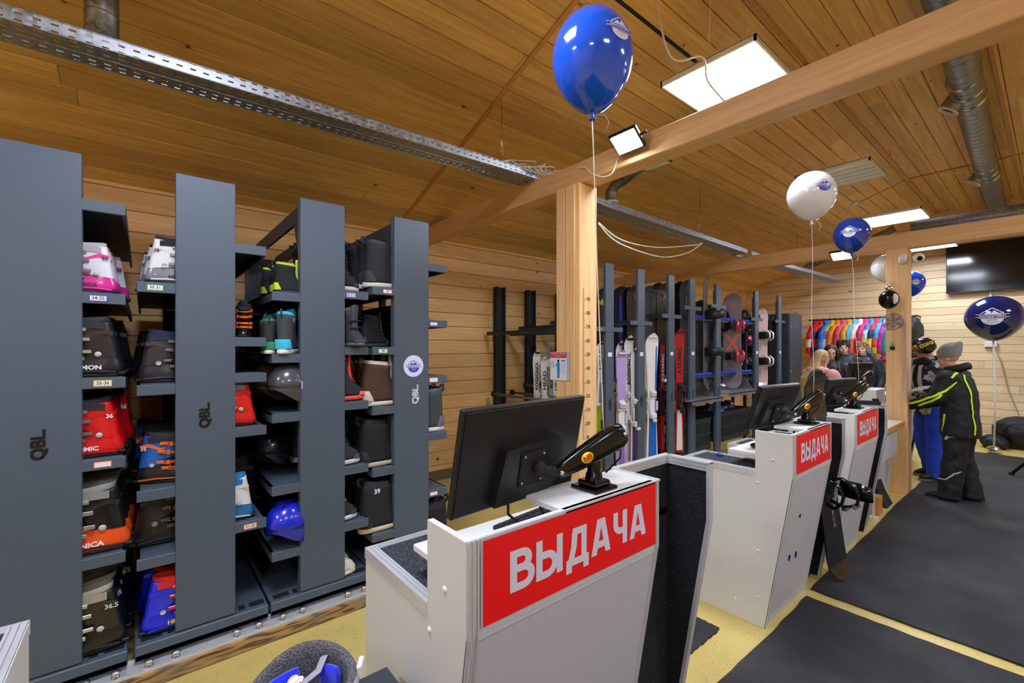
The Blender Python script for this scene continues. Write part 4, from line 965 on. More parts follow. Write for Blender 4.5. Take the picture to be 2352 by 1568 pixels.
pairs(helmet, 'helmet', ['black ski helmet in shadow on a shelf of the third rack, front one', 'black ski helmet in shadow on a shelf of the third rack, rear one'], '#17171b', S_-.1, .64, .885, -1.2, 2, .95, .26) if False else helmet('helmet', 'black ski helmet in deep shadow on the third rack', '#1a1a1e', (S_-.25, .62, .885), -1.2, .95)
helmet('helmet', 'royal blue ski helmet on a low shelf of the third rack', '#1626c4', (S_+.0, .64, .50), -1.0, 1.02)
# third rack, right shelves
pairs(snow_boot, 'snowboard_boot', rowlab('black snowboard boot with cream sole, top right shelf of third rack', 4), (sb, '#2a2d33', '#d8d4c4', '#55575c'), S_-.02, .90, 1.90, PX+.1, 4, 1.0, step=.11, txt=None)
snow_boot('snowboard_boot', 'small dark strap-fastened boot with pale lining on third rack', ('#30343c', '#3a4048', '#5a6068', '#c8d4dc'), (S_+.03, .99, 1.56), .25, .78, group=None, laces=False)
snow_boot('snowboard_boot', 'black boot with coral sole and coral laces', ('#24262c', '#f0523e', '#f05a4c', '#e03a2c'), (S_, .93, 1.227), PX+.0, .98, group=None)
pairs(snow_boot, 'snowboard_boot', rowlab('charcoal boot with white sole, shelf below the coral one', 3), ('#2c3036', '#363c44', '#e2e0d8', '#4a4c50'), S_, .885, .835, PX, 3, 1.05)
pairs(snow_boot, 'snowboard_boot', rowlab('black boot with thick white sole near the bottom of third rack', 3), ('#25272c', '#2c2f35', '#e6e4e0', '#d8d4c8'), S_, .87, .496, PX, 3, 1.02)
pairs(snow_boot, 'snowboard_boot', rowlab('cream boot standing on the base of the third rack', 2), ('#d8d2c0', '#c8bfa4', '#e8e6e2', '#b8b0a0'), S_+.02, .865, .167, PX, 2, .95)
# fourth rack, left shelves
pairs(snow_boot, 'snowboard_boot', rowlab('large black snowboard boot with cream sole above the label 37', 5), ('#202228', '#33373e', '#dcd8c6', '#e4e0d8'), S_-.02, 1.235, 1.94, PX, 5, 1.05, step=.115)
pairs(snow_boot, 'snowboard_boot', rowlab('black shoe-like boot on the shelf labelled 38', 3), ('#1b1c20', '#26282c', '#44464a', '#88888c'), S_-.1, 1.19, 1.56, PX+.2, 3, .72)
pairs(snow_boot, 'snowboard_boot', rowlab('brown snowboard boot with cyan straps and cream sole', 3), ('#4a3024', '#c8c0b4', '#dcd6ca', '#38c0dc'), S_, 1.205, 1.18, PX, 3, 1.0)
pairs(snow_boot, 'snowboard_boot', rowlab('black boot with pale laces, lower shelf of the rightmost rack', 3), ('#17181b', '#1f2024', '#c8c0a0', '#c8c8c4'), S_-.02, 1.20, .79, PX, 3, 1.05)
pairs(snow_boot, 'snowboard_boot', rowlab('black boot numbered 39 with cream sole', 3), ('#1c1d21', '#25262a', '#d8c89c', '#e0dcd4'), S_, 1.21, .38, PX, 3, 1.12, txt='39')
# fourth rack, right shelves
pairs(snow_boot, 'snowboard_boot', rowlab('grey-green boot with white sole, right side of the rightmost rack', 3), ('#3c4446', '#5a5e6c', '#e6e4de', '#f0503c'), S_, 1.515, .97, -PX, 3, 1.05)
snow_boot('snowboard_boot', 'black boot top showing beside the rightmost rack, near the counter', ('#17181b', '#1f2024', '#c8c0a0', '#3a3a3c'), (S_, 1.545, .17), -PX, 1.08, group=None)

# ------------------------------------------------------------------ low steel box and upturned helmet in the foreground
t = thing('steel_box', 'dark grey steel box beside the nearest counter, cut by the bottom edge', 'box', (0, 0, 0))
b = MB(); b.box((-1.245, .05, 0.01), (-.93, .55, .60)); b.build('body', grey_dk, t)
b = MB(); b.box((-1.248, .045, .60), (-.925, .553, .62), ch=.003); b.build('lid', M('slate_lid', '#3c4650', .4, .2, scale=14, var=.25), t)
b = MB(); b.box((-1.16, .44, .6202), (-1.10, .485, .6208)); b.build('slot', blackm, t)
t = thing('helmet', 'upturned grey-rimmed helmet with blue pads and grey straps in the foreground', 'helmet', (-1.125, .305, .625), (PI+.12, -.18, 1.0))
b = MB(); n = 40
def hr(rx, ry, z, wob=0.): return [(rx*math.cos(2*PI*k/n), ry*math.sin(2*PI*k/n), z+wob*(math.cos(4*PI*k/n))) for k in range(n)]
rs = [hr(.02, .015, .005-.0), hr(.07, .055, -.004), hr(.105, .085, -.03), hr(.128, .103, -.07), hr(.138, .11, -.11), hr(.14, .11, -.14, .018), hr(.136, .107, -.15, .02)]
b.rings(rs, cap1=False); b.build('outer_shell', M('helm_silver', '#c0c8d8', .25, .3, coat=.5), t)
b = MB(); b.rings([hr(.1365, .1075, -.150, .02), hr(.128, .10, -.156, .02), hr(.118, .091, -.152, .02), hr(.113, .086, -.135, .01), hr(.106, .082, -.09), hr(.08, .06, -.045), hr(.03, .025, -.025)], cap0=False)
s = NT('foam'); co, x, y, z = s.coords(); v = s.vor(co, 260.); s.bump(v.outputs['Distance'], .8, .003); foam = s.out(s.mix(s.ramp(s.noise(co, 320., 2), .4, .65), lin('#3c3c40'), lin('#7c7c80')), .9)
b.build('foam_liner', foam, t)
bl = M('pad_blue', '#1420d8', .85, bump=.3, scale=160, sheen=.5)
for a0, a1, z0, z1 in ((.2, .9, -.13, -.06), (1.3, 2.0, -.13, -.05), (2.5, 3.2, -.13, -.06), (3.7, 4.5, -.13, -.06), (5.0, 5.7, -.125, -.06)):
    b = MB(); m = 8; A = []; 
    for i in range(m+1):
        a = a0+(a1-a0)*i/m; A.append([(f*.1045*math.cos(a)*k, f*.08*math.sin(a)*k, z) for f, k, z in ((1., 1, z0), (.98, .97, (z0+z1)/2), (.9, .88, z1), (.82, .88, z1), (.9, .95, (z0+z1)/2), (.92, .98, z0))])
    b.rings(A); b.build('pad', bl, t)
s = NT('strap_weave'); co, x, y, z = s.coords(); wv = s.math('SINE', s.math('MULTIPLY', s.math('ADD', x, z), 2*PI/.0035)); strap_m = s.out(s.mix(s.ramp(wv, -.2, .6), lin('#8e8ca0'), lin('#b4b2c4')), .7)
b = MB(); b.tube([(.06, .09, -.15), (.045, .06, -.168), (.02, .03, -.165), (0, 0, -.15)], .011, 8, flat=.15); b.tube([(-.05, .095, -.15), (-.035, .07, -.172), (-.02, .035, -.17), (0, 0, -.15)], .011, 8, flat=.15); b.tube([(.05, -.09, -.15), (.03, -.06, -.12), (.0, -.03, -.12), (0, 0, -.15)], .011, 8, flat=.15); b.build('strap', strap_m, t)
b = MB(); b.obox((0, 0, -.152), (.018, .014, .006), ch=.004); b.lathe([(.012, -.158), (.011, -.164)], 16, cap1=True); b.build('buckle', whitep, t)
b = MB()
for k in range(4): b.tube([(.098-.002*k, .02, -.13+.006*k), (.085, .055, -.12+.006*k), (.05, .075, -.12+.006*k), (.0, .082, -.12+.006*k)], .0018, 5)
b.build('fit_cable', blackm, t)
b = MB(); b.obox((.145, -.02, -.135), (.006, .018, .014), ch=.002); b.build('rear_clip', whitep, t)

# ------------------------------------------------------------------ ski racks
def ski_rack(y, label, zarm, short=False, hw=.20):
    """front post at x=-2.8, back post on the wall, arms and pegs running front to back"""
    t = thing('ski_rack', label, 'ski rack', (0, y, 0), group='grey ski racks behind the counters'); xf = -2.80
    b = MB(); b.box((xf-.035, -.062, 0), (xf, .062, 2.39), ch=.003); b.build('front_post', grey, t)
    if short:
        b = MB(); b.box((xf-.05, -.05, 0), (xf-.035, .05, 2.3)); b.box((xf-.3, -.05, 0), (xf, .05, .03)); b.build('stiffener', grey_dk, t)
        b = MB(); b.box((xf-.002, -.20, zarm-.045), (xf+.004, .20, zarm)); b.build('front_crossbar', grey, t)
        b = MB(); b.box((xf, -.03, 1.47), (xf+.0015, .03, 1.51)); b.build('size_label', stick_w, t)
        b = MB(); add_text(b, 'QBL', .09, frame((xf+.0012, .0, 1.0), (0, 0, 1), (0, -1, 0)), .002, fit=(.12, .05)); b.build('logo_cutout', M('logo_hole', '#0b0506', .8), t)
        return t
    b = MB(); b.box((-4.62, -.06, 0), (-4.585, .06, 2.34)); b.box((-4.6, -.06, 0), (-4.52, -.052, 2.34)); b.box((-4.6, .052, 0), (-4.52, .06, 2.34)); 
    b.build('back_post', grey_dk, t)
    b = MB()
    for i in range(38):
        for yy in (-.0615, .0605): b.box((-4.565, yy, .1+i*.06), (-4.545, yy+.001, .118+i*.06))
    b.build('slot', M('slot_black', '#050506'), t)
    b = MB(); b.box((xf-.002, -.20, zarm-.045), (xf+.004, .20, zarm)); b.build('front_crossbar', grey, t)
    for sg in (-1, 1):
        a, c = (-.20, -.175) if sg < 0 else (.175, .20)
        b = MB(); b.box((-4.58, a, zarm-.045), (xf-.002, c, zarm)); b.box((-4.58, min(a, c*.7 if sg > 0 else a), zarm-.012), (xf-.002, max(c, a*.7 if sg < 0 else c), zarm-.008)); b.build('arm', grey_dk, t)
        b = MB(); b.cyl((-4.5, sg*.15, zarm-.78), (xf-.15, sg*.15, zarm-.78), .016, 12); b.build('peg', M('tube_grey', '#7a7468', .4, .3), t)
        b = MB(); b.obox((-4.5, sg*.15, zarm-.78), (.02, .03, .03), ch=.006); b.obox((xf-.15, sg*.15, zarm-.78), (.012, .02, .02), ch=.005); b.build('peg_cap', blackm, t)
    b = MB(); b.box((xf-.004, -.2, .98), (xf+.002, .2, 1.01)) if zarm > 2.2 else None
    b.box((-4.55, -.22, .10), (xf+.0, .22, .13)); b.box((xf-.002, -.23, .26), (xf+.004, .23, .31)); b.box((-4.5, -.22, .26), (xf, -.19, .31)); b.box((-4.5, .19, .26), (xf, .22, .31)); b.build('base', grey_dk, t)
    b = MB()
    for yy, zz in ((-.13, zarm-.022), (.13, zarm-.022), (-.22, .285), (.22, .285)): b.lathe([(.008, 0), (.007, .003)], 10, frame((xf+.0045, yy, zz), (0, 1, 0), (0, 0, 1)), cap1=True)
    b.build('bolt', steel, t)
    b = MB(); b.mat(0).box((xf+.0, -.03, 1.47), (xf+.0015, .03, 1.51)); b.build('size_label', stick_w, t)
    b = MB(); add_text(b, 'QBL', .09, frame((xf+.0012, .0, 1.0), (0, 0, 1), (0, -1, 0)), .003, fit=(.12, .05)); b.build('logo_cutout', M('logo_hole', '#0b0506', .8), t)
    return t
RY = [3.56, 4.09, 4.68, 5.15, 5.80, 6.98, 7.85]
ZA = [1.76, 1.84, 1.94, 2.06, 2.12, 2.0, 2.0]
wrd = ['nearest the pine post', 'second from the pine post', 'third from the pine post', 'fourth from the pine post', 'fifth, beside the upright snowboard', 'sixth, among the helmets', 'farthest, beside the dark cabinet']
for i, (y, z, l) in enumerate(zip(RY, ZA, wrd)): ski_rack(y, 'grey steel ski rack with a flat front post, '+l, z, i > 2)

def ski(label, base, alt, ztop, y, x=-2.86, z0=.32, wdt=.105, lean=.0, brand=None, tip=None, name='ski', bind=True, yaw=0., group=None, stripe=None):
    """one ski standing on its tail, top sheet facing +x"""
    L = ztop-z0; t = thing(name, label, 'ski', (x, y, z0), (0, lean, yaw), group)
    def outline(w0): 
        P_ = []
        for u, k in ((0, .80), (.02, .9), (.1, .88), (.3, .74), (.5, .66), (.7, .76), (.86, .96), (.93, 1.), (.965, .82), (.985, .5), (1., .12)): P_.append((w0*k/2, u*L))
        return P_
    P_ = outline(wdt); rs = []
    for hw, z in P_:
        cx = .0+(.05*((z/L-.9)/.1)**2 if z/L > .9 else 0)*1.; rs.append([(cx-.004, -hw, z), (cx+.004, -hw, z), (cx+.007, -hw*.5, z), (cx+.007, hw*.5, z), (cx+.004, hw, z), (cx-.004, hw, z)])
    b = MB(); b.rings(rs, smooth=False); b.build('body', M('ski_'+base.strip('#'), base, .3, coat=.3), t)
    am = M('ski_'+alt.strip('#'), alt, .35, coat=.2)
    b = MB(); b.prism([(-wdt*.30, .03), (wdt*.30, .03), (wdt*.22, .35*L), (-wdt*.22, .35*L)], .0072, .0082, 'yz')
    if stripe: b.prism([(wdt*.22, .04), (wdt*.36, .04), (wdt*.30, .4*L), (wdt*.40, .9*L), (wdt*.28, .9*L), (wdt*.2, .5*L)], .0074, .0084, 'yz')
    b.build('graphic', am, t)
    b = MB(); cx = .05*((.97-.9)/.1)**2; b.obox((cx+.006, 0, L*.972), (.008, wdt*.33, .014), ch=.004); b.build('tip_guard', M('ski_'+(tip or '#1a1a1c').strip('#'), tip or '#1a1a1c', .4), t)
    if brand:
        b = MB(); add_text(b, brand, .1, frame((.0092, 0, L*.74), (0, 0, 1), (0, -1, 0)), .003, fit=(min(.34, .055*len(brand)), wdt*.42)); b.build('brand_lettering', M('ski_ink', '#131316', .5) if base not in ('#141416', '#7a1016') else letter, t)
    if bind:
        bm = whitep if base in ('#e8e6e2', '#b49ad8') else black
        b = MB(); zc = L*.46
        b.box((.008, -.03, zc-.17), (.02, .03, zc+.15), ch=.004); b.box((.02, -.033, zc+.07), (.055, .033, zc+.13), ch=.008); b.box((.02, -.026, zc+.10), (.07, .026, zc+.12), ch=.005)
        b.box((.02, -.034, zc-.17), (.06, .034, zc-.11), ch=.01); b.box((.05, -.02, zc-.20), (.085, .02, zc-.17), ch=.005); b.box((.02, -.045, zc+.045), (.028, .045, zc+.06), ch=.002); b.box((.03, -.05, zc-.08), (.045, -.035, zc+.02), ch=.003); b.box((.03, .035, zc-.08), (.045, .05, zc+.02), ch=.003)
        b.build('binding', bm, t)
    return t
def skis_at(px, top, label, base, alt, x=-2.84, **kw):
    _, y, z = atx(px, top, x); return ski(label, base, alt, z, y, x, **kw)
Wt, Pu, Rd, Bk, Yl = '#e8e6e2', '#b49ad8', '#b01420', '#141416', '#c8dc1e'
skis_at(1378, 784, 'white ski with bold black lettering between the pine post and first rack', Wt, '#9a9a96', brand='HEAD', x=-2.9, bind=False, z0=.98)
skis_at(1374, 776, 'red-tipped dark ski behind the white one by the pine post', '#7a1016', Rd, x=-3.0)
skis_at(1376, 900, 'short neon yellow ski low beside the pine post', Yl, '#2a2a2a', x=-2.95, bind=False, z0=.3)
skis_at(1427, 803, 'purple ski with white binding, right of the first rack post', Pu, '#8a6ab8', brand=None, tip='#d8cfe8', x=-2.80, yaw=-.5, wdt=.115)
skis_at(1444, 770, 'white ski with dark lettering right behind the purple ski', Wt, '#c8c4bc', brand='ROSSIGNOL', x=-2.93, yaw=-.4, wdt=.115)
skis_at(1421, 782, 'white ski mostly hidden behind the purple one', Wt, '#b8b4ac', x=-3.05)
skis_at(1454, 798, 'white ski with purple tail beside the second rack post', Wt, '#8a4aa8', x=-2.87, wdt=.09)
skis_at(1455, 776, 'dark red ski behind the whites, left of second rack post', '#7a1016', '#e8e6e2', x=-3.1)
skis_at(1484, 776, 'white ski edge just right of the second rack post', Wt, '#c84a3a', x=-2.95, wdt=.08)
skis_at(1497, 765, 'broad white ski with blue side stripe and teal marks', Wt, '#1a6ac8', brand=None, tip='#dcdad6', x=-2.80, wdt=.15, stripe=True, yaw=-.5)
skis_at(1521, 776, 'dark red and black ski between broad white ski and third rack', '#7a1016', Rd, x=-2.95, brand='ATOMIC')
skis_at(1512, 790, 'black ski with red lettering low beside third rack post', Bk, Rd, x=-3.05)
skis_at(1560, 754, 'red ski with white arrow panels right of third rack post', Rd, '#e8e6e2', x=-2.84, brand='ATOMIC', wdt=.13, yaw=-.5)
skis_at(1571, 764, 'black ski with red edges behind the red arrow ski', Bk, Rd, x=-3.0)
r = random.Random(21)
for k, (px, x) in enumerate(((1420, -3.2), (1433, -3.3), (1449, -3.25), (1484, -3.2), (1494, -3.35), (1508, -3.3), (1524, -3.2), (1528, -3.4), (1566, -3.25), (1576, -3.35), (1440, -3.5), (1515, -3.5))):
    c, a, nm = [(Bk, Rd, 'black and red'), ('#2a2c34', '#8a8a90', 'charcoal'), ('#7a1016', '#e8e6e2', 'dark red'), ('#24304a', '#c8c8cc', 'navy')][k % 4]
    skis_at(px, 770+r.randint(0, 26), '%s ski in the shadowed rear row, %s' % (nm, ('just right of the first rack post', 'behind the purple ski', 'left of the second rack post', 'right of the second rack post', 'behind the broad white ski', 'behind the broad white ski edge', 'left of the third rack post', 'touching the third rack post', 'behind the red arrow ski', 'left of the fourth rack post', 'deepest between first and second posts', 'deepest between second and third posts')[k]), c, a, x=x, wdt=.10, yaw=-.3, bind=k % 2 == 0)
# skis seen by the back wall, left of the pine post
def wall_ski(px, top, x, label, alt, brand, tip):
    _, y, z = atx(px, top, x); return ski(label, Wt, alt, z, y, x, z0=.35, brand=brand, tip=tip, wdt=.10, bind=True, yaw=-.25)
wall_ski(1232, 803, -3.95, 'leftmost white ski with red badge, by the back wall', Rd, 'ROSSIGNOL', '#1a1a1c')
wall_ski(1250, 817, -3.85, 'white ski with bold black lettering, second by the back wall', '#8a3ab0', 'HEAD', '#c8b8a8')
wall_ski(1266, 800, -3.95, 'white ski with red badge, third by the back wall', Rd, 'ROSSIGNOL', '#1a1a1c')
wall_ski(1277, 820, -3.80, 'white ski with bold black lettering nearest the pine post edge', '#8a3ab0', 'HEAD', '#c8b8a8')
wall_ski(1257, 801, -4.1, 'grey-tipped ski behind the other four by the back wall', '#5a5a5c', None, '#8a9a5a')

def snowboard(label, col, ztop, y, x, z0=1.0, wdt=.27, mark=None, bind=None, yaw=0., lean=0., rollx=0., name='snowboard', base_c='#26262a', bcol='#101012', group=None):
    L = ztop-z0; t = thing(name, label, 'snowboard', (x, y, z0), (rollx, lean, yaw), group)
    rs = []
    for u in [0, .01, .03, .07, .13, .2, .35, .5, .65, .8, .87, .93, .97, .99, 1]:
        e = min(u, 1-u)*L; r = wdt/2; k = 1.
        if e < r*1.1: k = math.sqrt(max(0.02, 1-((r*1.1-e)/(r*1.1))**2))
        k *= .88+.12*(2*abs(u-.5))**2; cx = .045*max(0, (abs(u-.5)-.40)/.1)**2
        hw = r*k; rs.append([(cx-.005, -hw, u*L), (cx+.004, -hw, u*L), (cx+.005, 0, u*L), (cx+.004, hw, u*L), (cx-.005, hw, u*L), (cx-.006, 0, u*L)])
    b = MB(); b.rings(rs, smooth=False); b.build('deck', M('sbd_'+col.strip('#'), col, .3, coat=.35), t)
    if mark:
        b = MB(); zz = L*.86; m = mark
        if m == 'X' or m == 'XX':
            for zc, s_ in ((L*.87, .07),)+(((L*.48, .22),) if m == 'XX' else ()):
                for sg in (-1, 1):
                    b.prism([(-.42*s_, sg*.5*s_+0), (-.28*s_, sg*.5*s_), (.42*s_, -sg*.5*s_), (.28*s_, -sg*.5*s_)], .0062, .0072, 'yz', Matrix.Translation((.008 if zc > L*.8 else 0, 0, zc)))
        elif m == 'flame':
            b.prism([(-.05, 0), (.03, -.01), (.05, .03), (.01, .02), (0, .07), (-.03, .03), (-.05, .05)], .0072, .0082, 'yz', Matrix.Translation((.004, -.02, L*.83)))
        elif m == 'text':
            b.box((.0062, -.05, L*.70), (.0068, -.035, L*.78)); add_text(b, 'BURTON', .04, frame((.0072, .02, L*.3), (0, 0, 1), (0, -1, 0)), .001)
        elif m == 'stripe':
            b.box((.006, -.01, L*.1), (.007, .01, L*.95))
        b.build('graphic', M('sbg_'+m, {'X': '#e05a28', 'XX': '#e84a2c', 'flame': '#e8d020', 'text': '#8a9098', 'stripe': '#2a3ab8'}[m], .4) if m != 'flame' else M('sbg_flame', '#e8d020', .4), t)
    if bind:
        bm = M('bind_'+bind.strip('#'), bind, .25, coat=.5)
        for zc in (L*.34, L*.66):
            b = MB(); b.box((.006, -.07, zc-.055), (.022, .07, zc+.055), ch=.006); o = b.build('binding', black, t)
            b = MB(); b.rings([[(.02+.0, -.09, zc-.06), (.02, -.10, zc-.05), (.02, -.10, zc+.05), (.02, -.09, zc+.06)], [(.15, -.075, zc-.055), (.15, -.085, zc-.045), (.15, -.085, zc+.045), (.15, -.075, zc+.055)], [(.22, -.05, zc-.045), (.225, -.06, zc-.04), (.225, -.06, zc+.04), (.22, -.05, zc+.045)]]); b.build('highback', black, o)
            b = MB()
            for xx, yy in ((.10, .02), (.075, .10)):
                b.tube([(.02, yy, zc-.075), (xx*.7, yy+.01, zc-.08), (xx+.03, yy+.02, zc-.04), (xx+.035, yy+.02, zc), (xx+.03, yy+.02, zc+.04), (xx*.7, yy+.01, zc+.08), (.02, yy, zc+.075)], .018, 8, flat=.35)
            b.build('binding_strap', bm, o)
    return t
def sb_at(px, top, label, col, x=-2.95, **kw):
    _, y, z = atx(px, top, x); return snowboard(label, col, z, y, x, **kw)
tops = [(1386, 661, Bk, 'flame', -3.0, 'black board with yellow flame above the first rack'), (1424, 658, '#0c1026', 'stripe', -3.05, 'dark blue striped board above the first rack post'),
        (1440, 660, Bk, 'stripe', -3.12, 'black board with blue edge line between first two racks'), (1457, 655, Bk, 'X', -2.98, 'black board with orange cross left of the second rack post'),
        (1488, 657, '#3c3e44', None, -3.0, 'board with silver edge right of the second rack post'), (1508, 650, Bk, None, -3.1, 'plain black board between second and third racks'),
        (1524, 651, Bk, 'X', -2.98, 'black board with orange cross left of the third rack post'), (1558, 647, Bk, 'X', -3.0, 'black board with orange cross right of the third rack post'),
        (1577, 642, '#4c4e54', 'X', -2.9, 'tall translucent grey board with orange cross left of the fourth rack')]
for i, (px, top, col, mk, x, l) in enumerate(tops):
    z0 = 1.15 if i < 8 else 1.0
    sb_at(px, top, l, col, x, z0=z0, mark=mk, wdt=.25, yaw=-.2, group=None)
sb_at(1620, 636, 'snowboard seen edge-on with black bindings, left of the fifth rack', '#55575c', -2.86, z0=1.02, mark=None, bind='#101012', yaw=.30, wdt=.27)
sb_at(1682, 674, 'grey snowboard with big red cross and pink bindings', '#6a6670', -2.86, z0=1.0, mark='XX', bind='#d81a3c', yaw=-.95, wdt=.26)
sb_at(1608, 690, 'dark board behind the fourth rack post', '#2a2c32', -3.05, z0=1.0, yaw=-.6)
sb_at(1634, 700, 'second dark board hanging behind the edge-on snowboard', '#202228', -3.1, z0=1.0, yaw=-1.0, bind='#101012')
sb_at(1660, 700, 'black board behind the fifth rack post', '#191a1e', -3.1, z0=1.0, yaw=-.5, bind='#101012')
sb_at(1706, 712, 'dark purple-edged board right of the red-cross board', '#2a2432', -3.15, z0=1.0, yaw=-.4)
sb_at(1748, 709, 'pale pink board with white bindings beside the sixth rack', '#c8a8a0', -2.86, z0=.95, yaw=-.5, bind='#dcdcd8', wdt=.25)
sb_at(1722, 760, 'short black board behind the sixth rack post', '#1a1b20', -3.1, z0=.95, yaw=-.5, bind='#101012')
# padded hooks, trays and crates on the snowboard bays
for (ya, yb, l) in ((5.25, 5.72, 'blue padded hanging bar between fourth and fifth racks'), (5.90, 6.9, 'blue padded hanging bar between fifth and sixth racks')):
    t = thing('board_hanger', l, 'hanger', (0, 0, 0))
    MB().box((-2.845, ya-.04, 1.90), (-2.825, yb+.04, 1.93)).build('bar', grey_dk, t); MB().box((-2.845, ya-.04, 1.18), (-2.825, yb+.04, 1.21)).build('bar', grey_dk, t)
    n = int((yb-ya)/.045)
    for z in (1.94, 1.222):
        b = MB()
        for i in range(n): b.lathe([(.018, 0), (.024, .012), (.018, .024)], 10, frame((-2.835, ya+i*.045, z), (1, 0, 0), (0, 0, 1)), cap1=True, cap0=True)
        b.build('blue_pad', M('hose_blue', '#1a3ac8', .6), t)
for (ya, yb, z, l) in ((4.95, 5.72, .93, 'galvanised drip tray between fourth and fifth racks'), (5.88, 6.9, .96, 'galvanised drip tray between fifth and sixth racks')):
    t = thing('drip_tray', l, 'tray', (0, 0, 0))
    b = MB(); b.box((-3.5, ya, z-.01), (-2.70, yb, z)); b.box((-2.705, ya, z-.045), (-2.70, yb, z+.01)); b.prism([(-3.5, z), (-3.5, z+.16), (-3.496, z+.16), (-3.496, z)], ya, yb, 'xz'); b.build('pan', galv, t)
    for yy in (ya, yb-.006):
        b = MB(); b.prism([(-3.3, z), (-2.82, z), (-2.95, z+.17), (-3.2, z+.17)], yy, yy+.006, 'xz'); b.build('side_plate', galv, t)
def crate(x0, y0, w_, l_, h, z, label, fill=None):
    t = thing('plastic_crate', label, 'crate', (x0, y0, z)); b = MB()
    n = int(l_/.035)
    for (fx, fy, dx_, dy_) in ((0, 0, 0, 1), (w_, 0, 0, 1), (0, 0, 1, 0), (0, l_, 1, 0)):
        LL = l_ if dy_ else w_; m = int(LL/.034)
        for i in range(m):
            u = i*LL/m
            if dy_: b.box((fx-.004, fy+u, 0.05), (fx+.004, fy+u+LL/m*.52, h-.05))
            else: b.box((fx+u, fy-.004, .05), (fx+u+LL/m*.52, fy+.004, h-.05))
        for zz, hh in ((0, .06), (h-.06, .06), (h*.5-.01, .02)):
            if dy_: b.box((fx-.006, fy, zz), (fx+.006, fy+LL, zz+hh))
            else: b.box((fx, fy-.006, zz), (fx+LL, fy+.006, zz+hh))
    b.build('lattice_wall', M('crate_dark', '#262d30', .55), t)
    b = MB(); b.box((-.012, -.012, h-.012), (.012, l_+.012, h)); b.box((w_-.012, -.012, h-.012), (w_+.012, l_+.012, h)); b.box((.012, -.012, h-.012), (w_-.012, .012, h)); b.box((.012, l_-.012, h-.012), (w_-.012, l_+.012, h)); b.box((0, 0, 0), (w_, l_, .01)); b.build('rim', M('crate_dark', '#262d30'), t)
    return t
crate(-3.35, 5.92, .5, .92, .40, .30, 'large dark latticed crate on the floor behind the second counter, right one')
crate(-3.35, 4.98, .5, .70, .40, .26, 'large dark latticed crate under the first drip tray')
for i, (x_, y_, c, l) in enumerate(((-3.0, 6.15, '#1a62c8', 'blue helmet in the right crate'), (-3.1, 6.5, '#202024', 'black helmet in the right crate'), (-3.12, 6.75, '#5a2a78', 'purple helmet in the right crate'), (-3.1, 5.3, '#26262a', 'dark helmet in the crate under the drip tray'))):
    helmet('helmet', l, c, (x_, y_, .60 if y_ > 5.8 else .55), i*.9, 1.0)
    tag(MB().box((x_-.13, y_-.13, .32), (x_+.13, y_+.13, .56 if y_ > 5.8 else .50)).build('folded_gear', blackm), 'dark gear packed under the '+l, 'gear') if False else None
# shelves of helmets and hats between sixth and seventh racks
t = thing('helmet_shelf', 'dark shelves of white, pink and black helmets by the sixth rack', 'shelf', (0, 0, 0))
for k, z in enumerate((1.93, 1.55, 1.22, .9)):
    b = MB(); b.box((-3.6, 7.12, z-.03), (-3.05, 8.03, z)); b.build('board', grey_dk, t)
b = MB(); b.box((-3.64, 7.10, .0), (-3.60, 7.14, 2.0)); b.box((-3.64, 8.0, .0), (-3.60, 8.04, 2.0)); b.box((-3.05, 7.10, 0), (-3.01, 7.14, 1.95)); b.box((-3.05, 8.0, 0), (-3.01, 8.04, 1.95)); b.build('upright', grey_dk, t)
hc = {'#e2e2e4': 'white', '#1b1b1f': 'black', '#d8406c': 'pink', '#2c3038': 'charcoal'}
r = random.Random(8); k = 0; pos = ('far left', 'left of centre', 'centre', 'right of centre', 'far right')
for zi, z in enumerate((1.55, 1.22, .9)):
    for j in range(4):
        c = [['#1b1b1f', '#d8406c', '#e2e2e4', '#1b1b1f'], ['#e2e2e4', '#2c3038', '#1b1b1f', '#2c3038'], ['#e2e2e4', '#1b1b1f', '#e2e2e4', '#1b1b1f']][zi][j]
        helmet('helmet', '%s helmet on the %s helmet shelf, place %s' % (hc[c], ('upper', 'middle', 'lower')[zi], ('nearest', 'second', 'third', 'farthest')[j]), c, (-3.17, 7.25+j*.225, z+.06), .4*j, 1.0, group='helmets on the dark shelves')
b = MB()
tt = thing('boot_hanger', 'row of dark ski pole grips hanging above the helmet shelves', 'hanger', (0, 0, 0))
b.box((-2.93, 6.2, 1.78), (-2.91, 8.25, 1.81)); b.build('bar', blackm, tt)
for i in range(11):
    y = 6.3+i*.17; b = MB(); b.cyl((-2.90, y-.05, 1.80), (-2.88, y+.06, 2.02), .009, 6); b.cyl((-2.90, y+.05, 1.80), (-2.88, y-.06, 2.02), .009, 6); b.cyl((-2.885, y+.03, 1.96), (-2.875, y+.09, 2.06), .022, 8, .016); b.cyl((-2.885, y-.03, 1.96), (-2.875, y-.09, 2.06), .022, 8, .016); b.build('pole_grip', blackm, tt)
# dark cabinet
t = thing('steel_cabinet', 'tall dark grey steel cabinet left of the hanging jackets', 'cabinet', (0, 0, 0))
b = MB(); b.box((-3.2, 8.05, 0), (-2.75, 8.62, 2.12), ch=.004); b.build('body', grey_dk, t)
b = MB(); b.box((-2.75, 8.06, .04), (-2.735, 8.61, 2.10), ch=.003); b.build('door', M('cabinet_face', '#3a4450', .45, .3), t)
b = MB()
for yy in (8.12, 8.3): 
    for zz in (1.32, 1.18, 1.9): b.lathe([(.01, 0), (.008, .003)], 10, frame((-2.7345, yy, zz), (0, 1, 0), (0, 0, 1)), cap1=True)
b.build('rivet', steel, t)
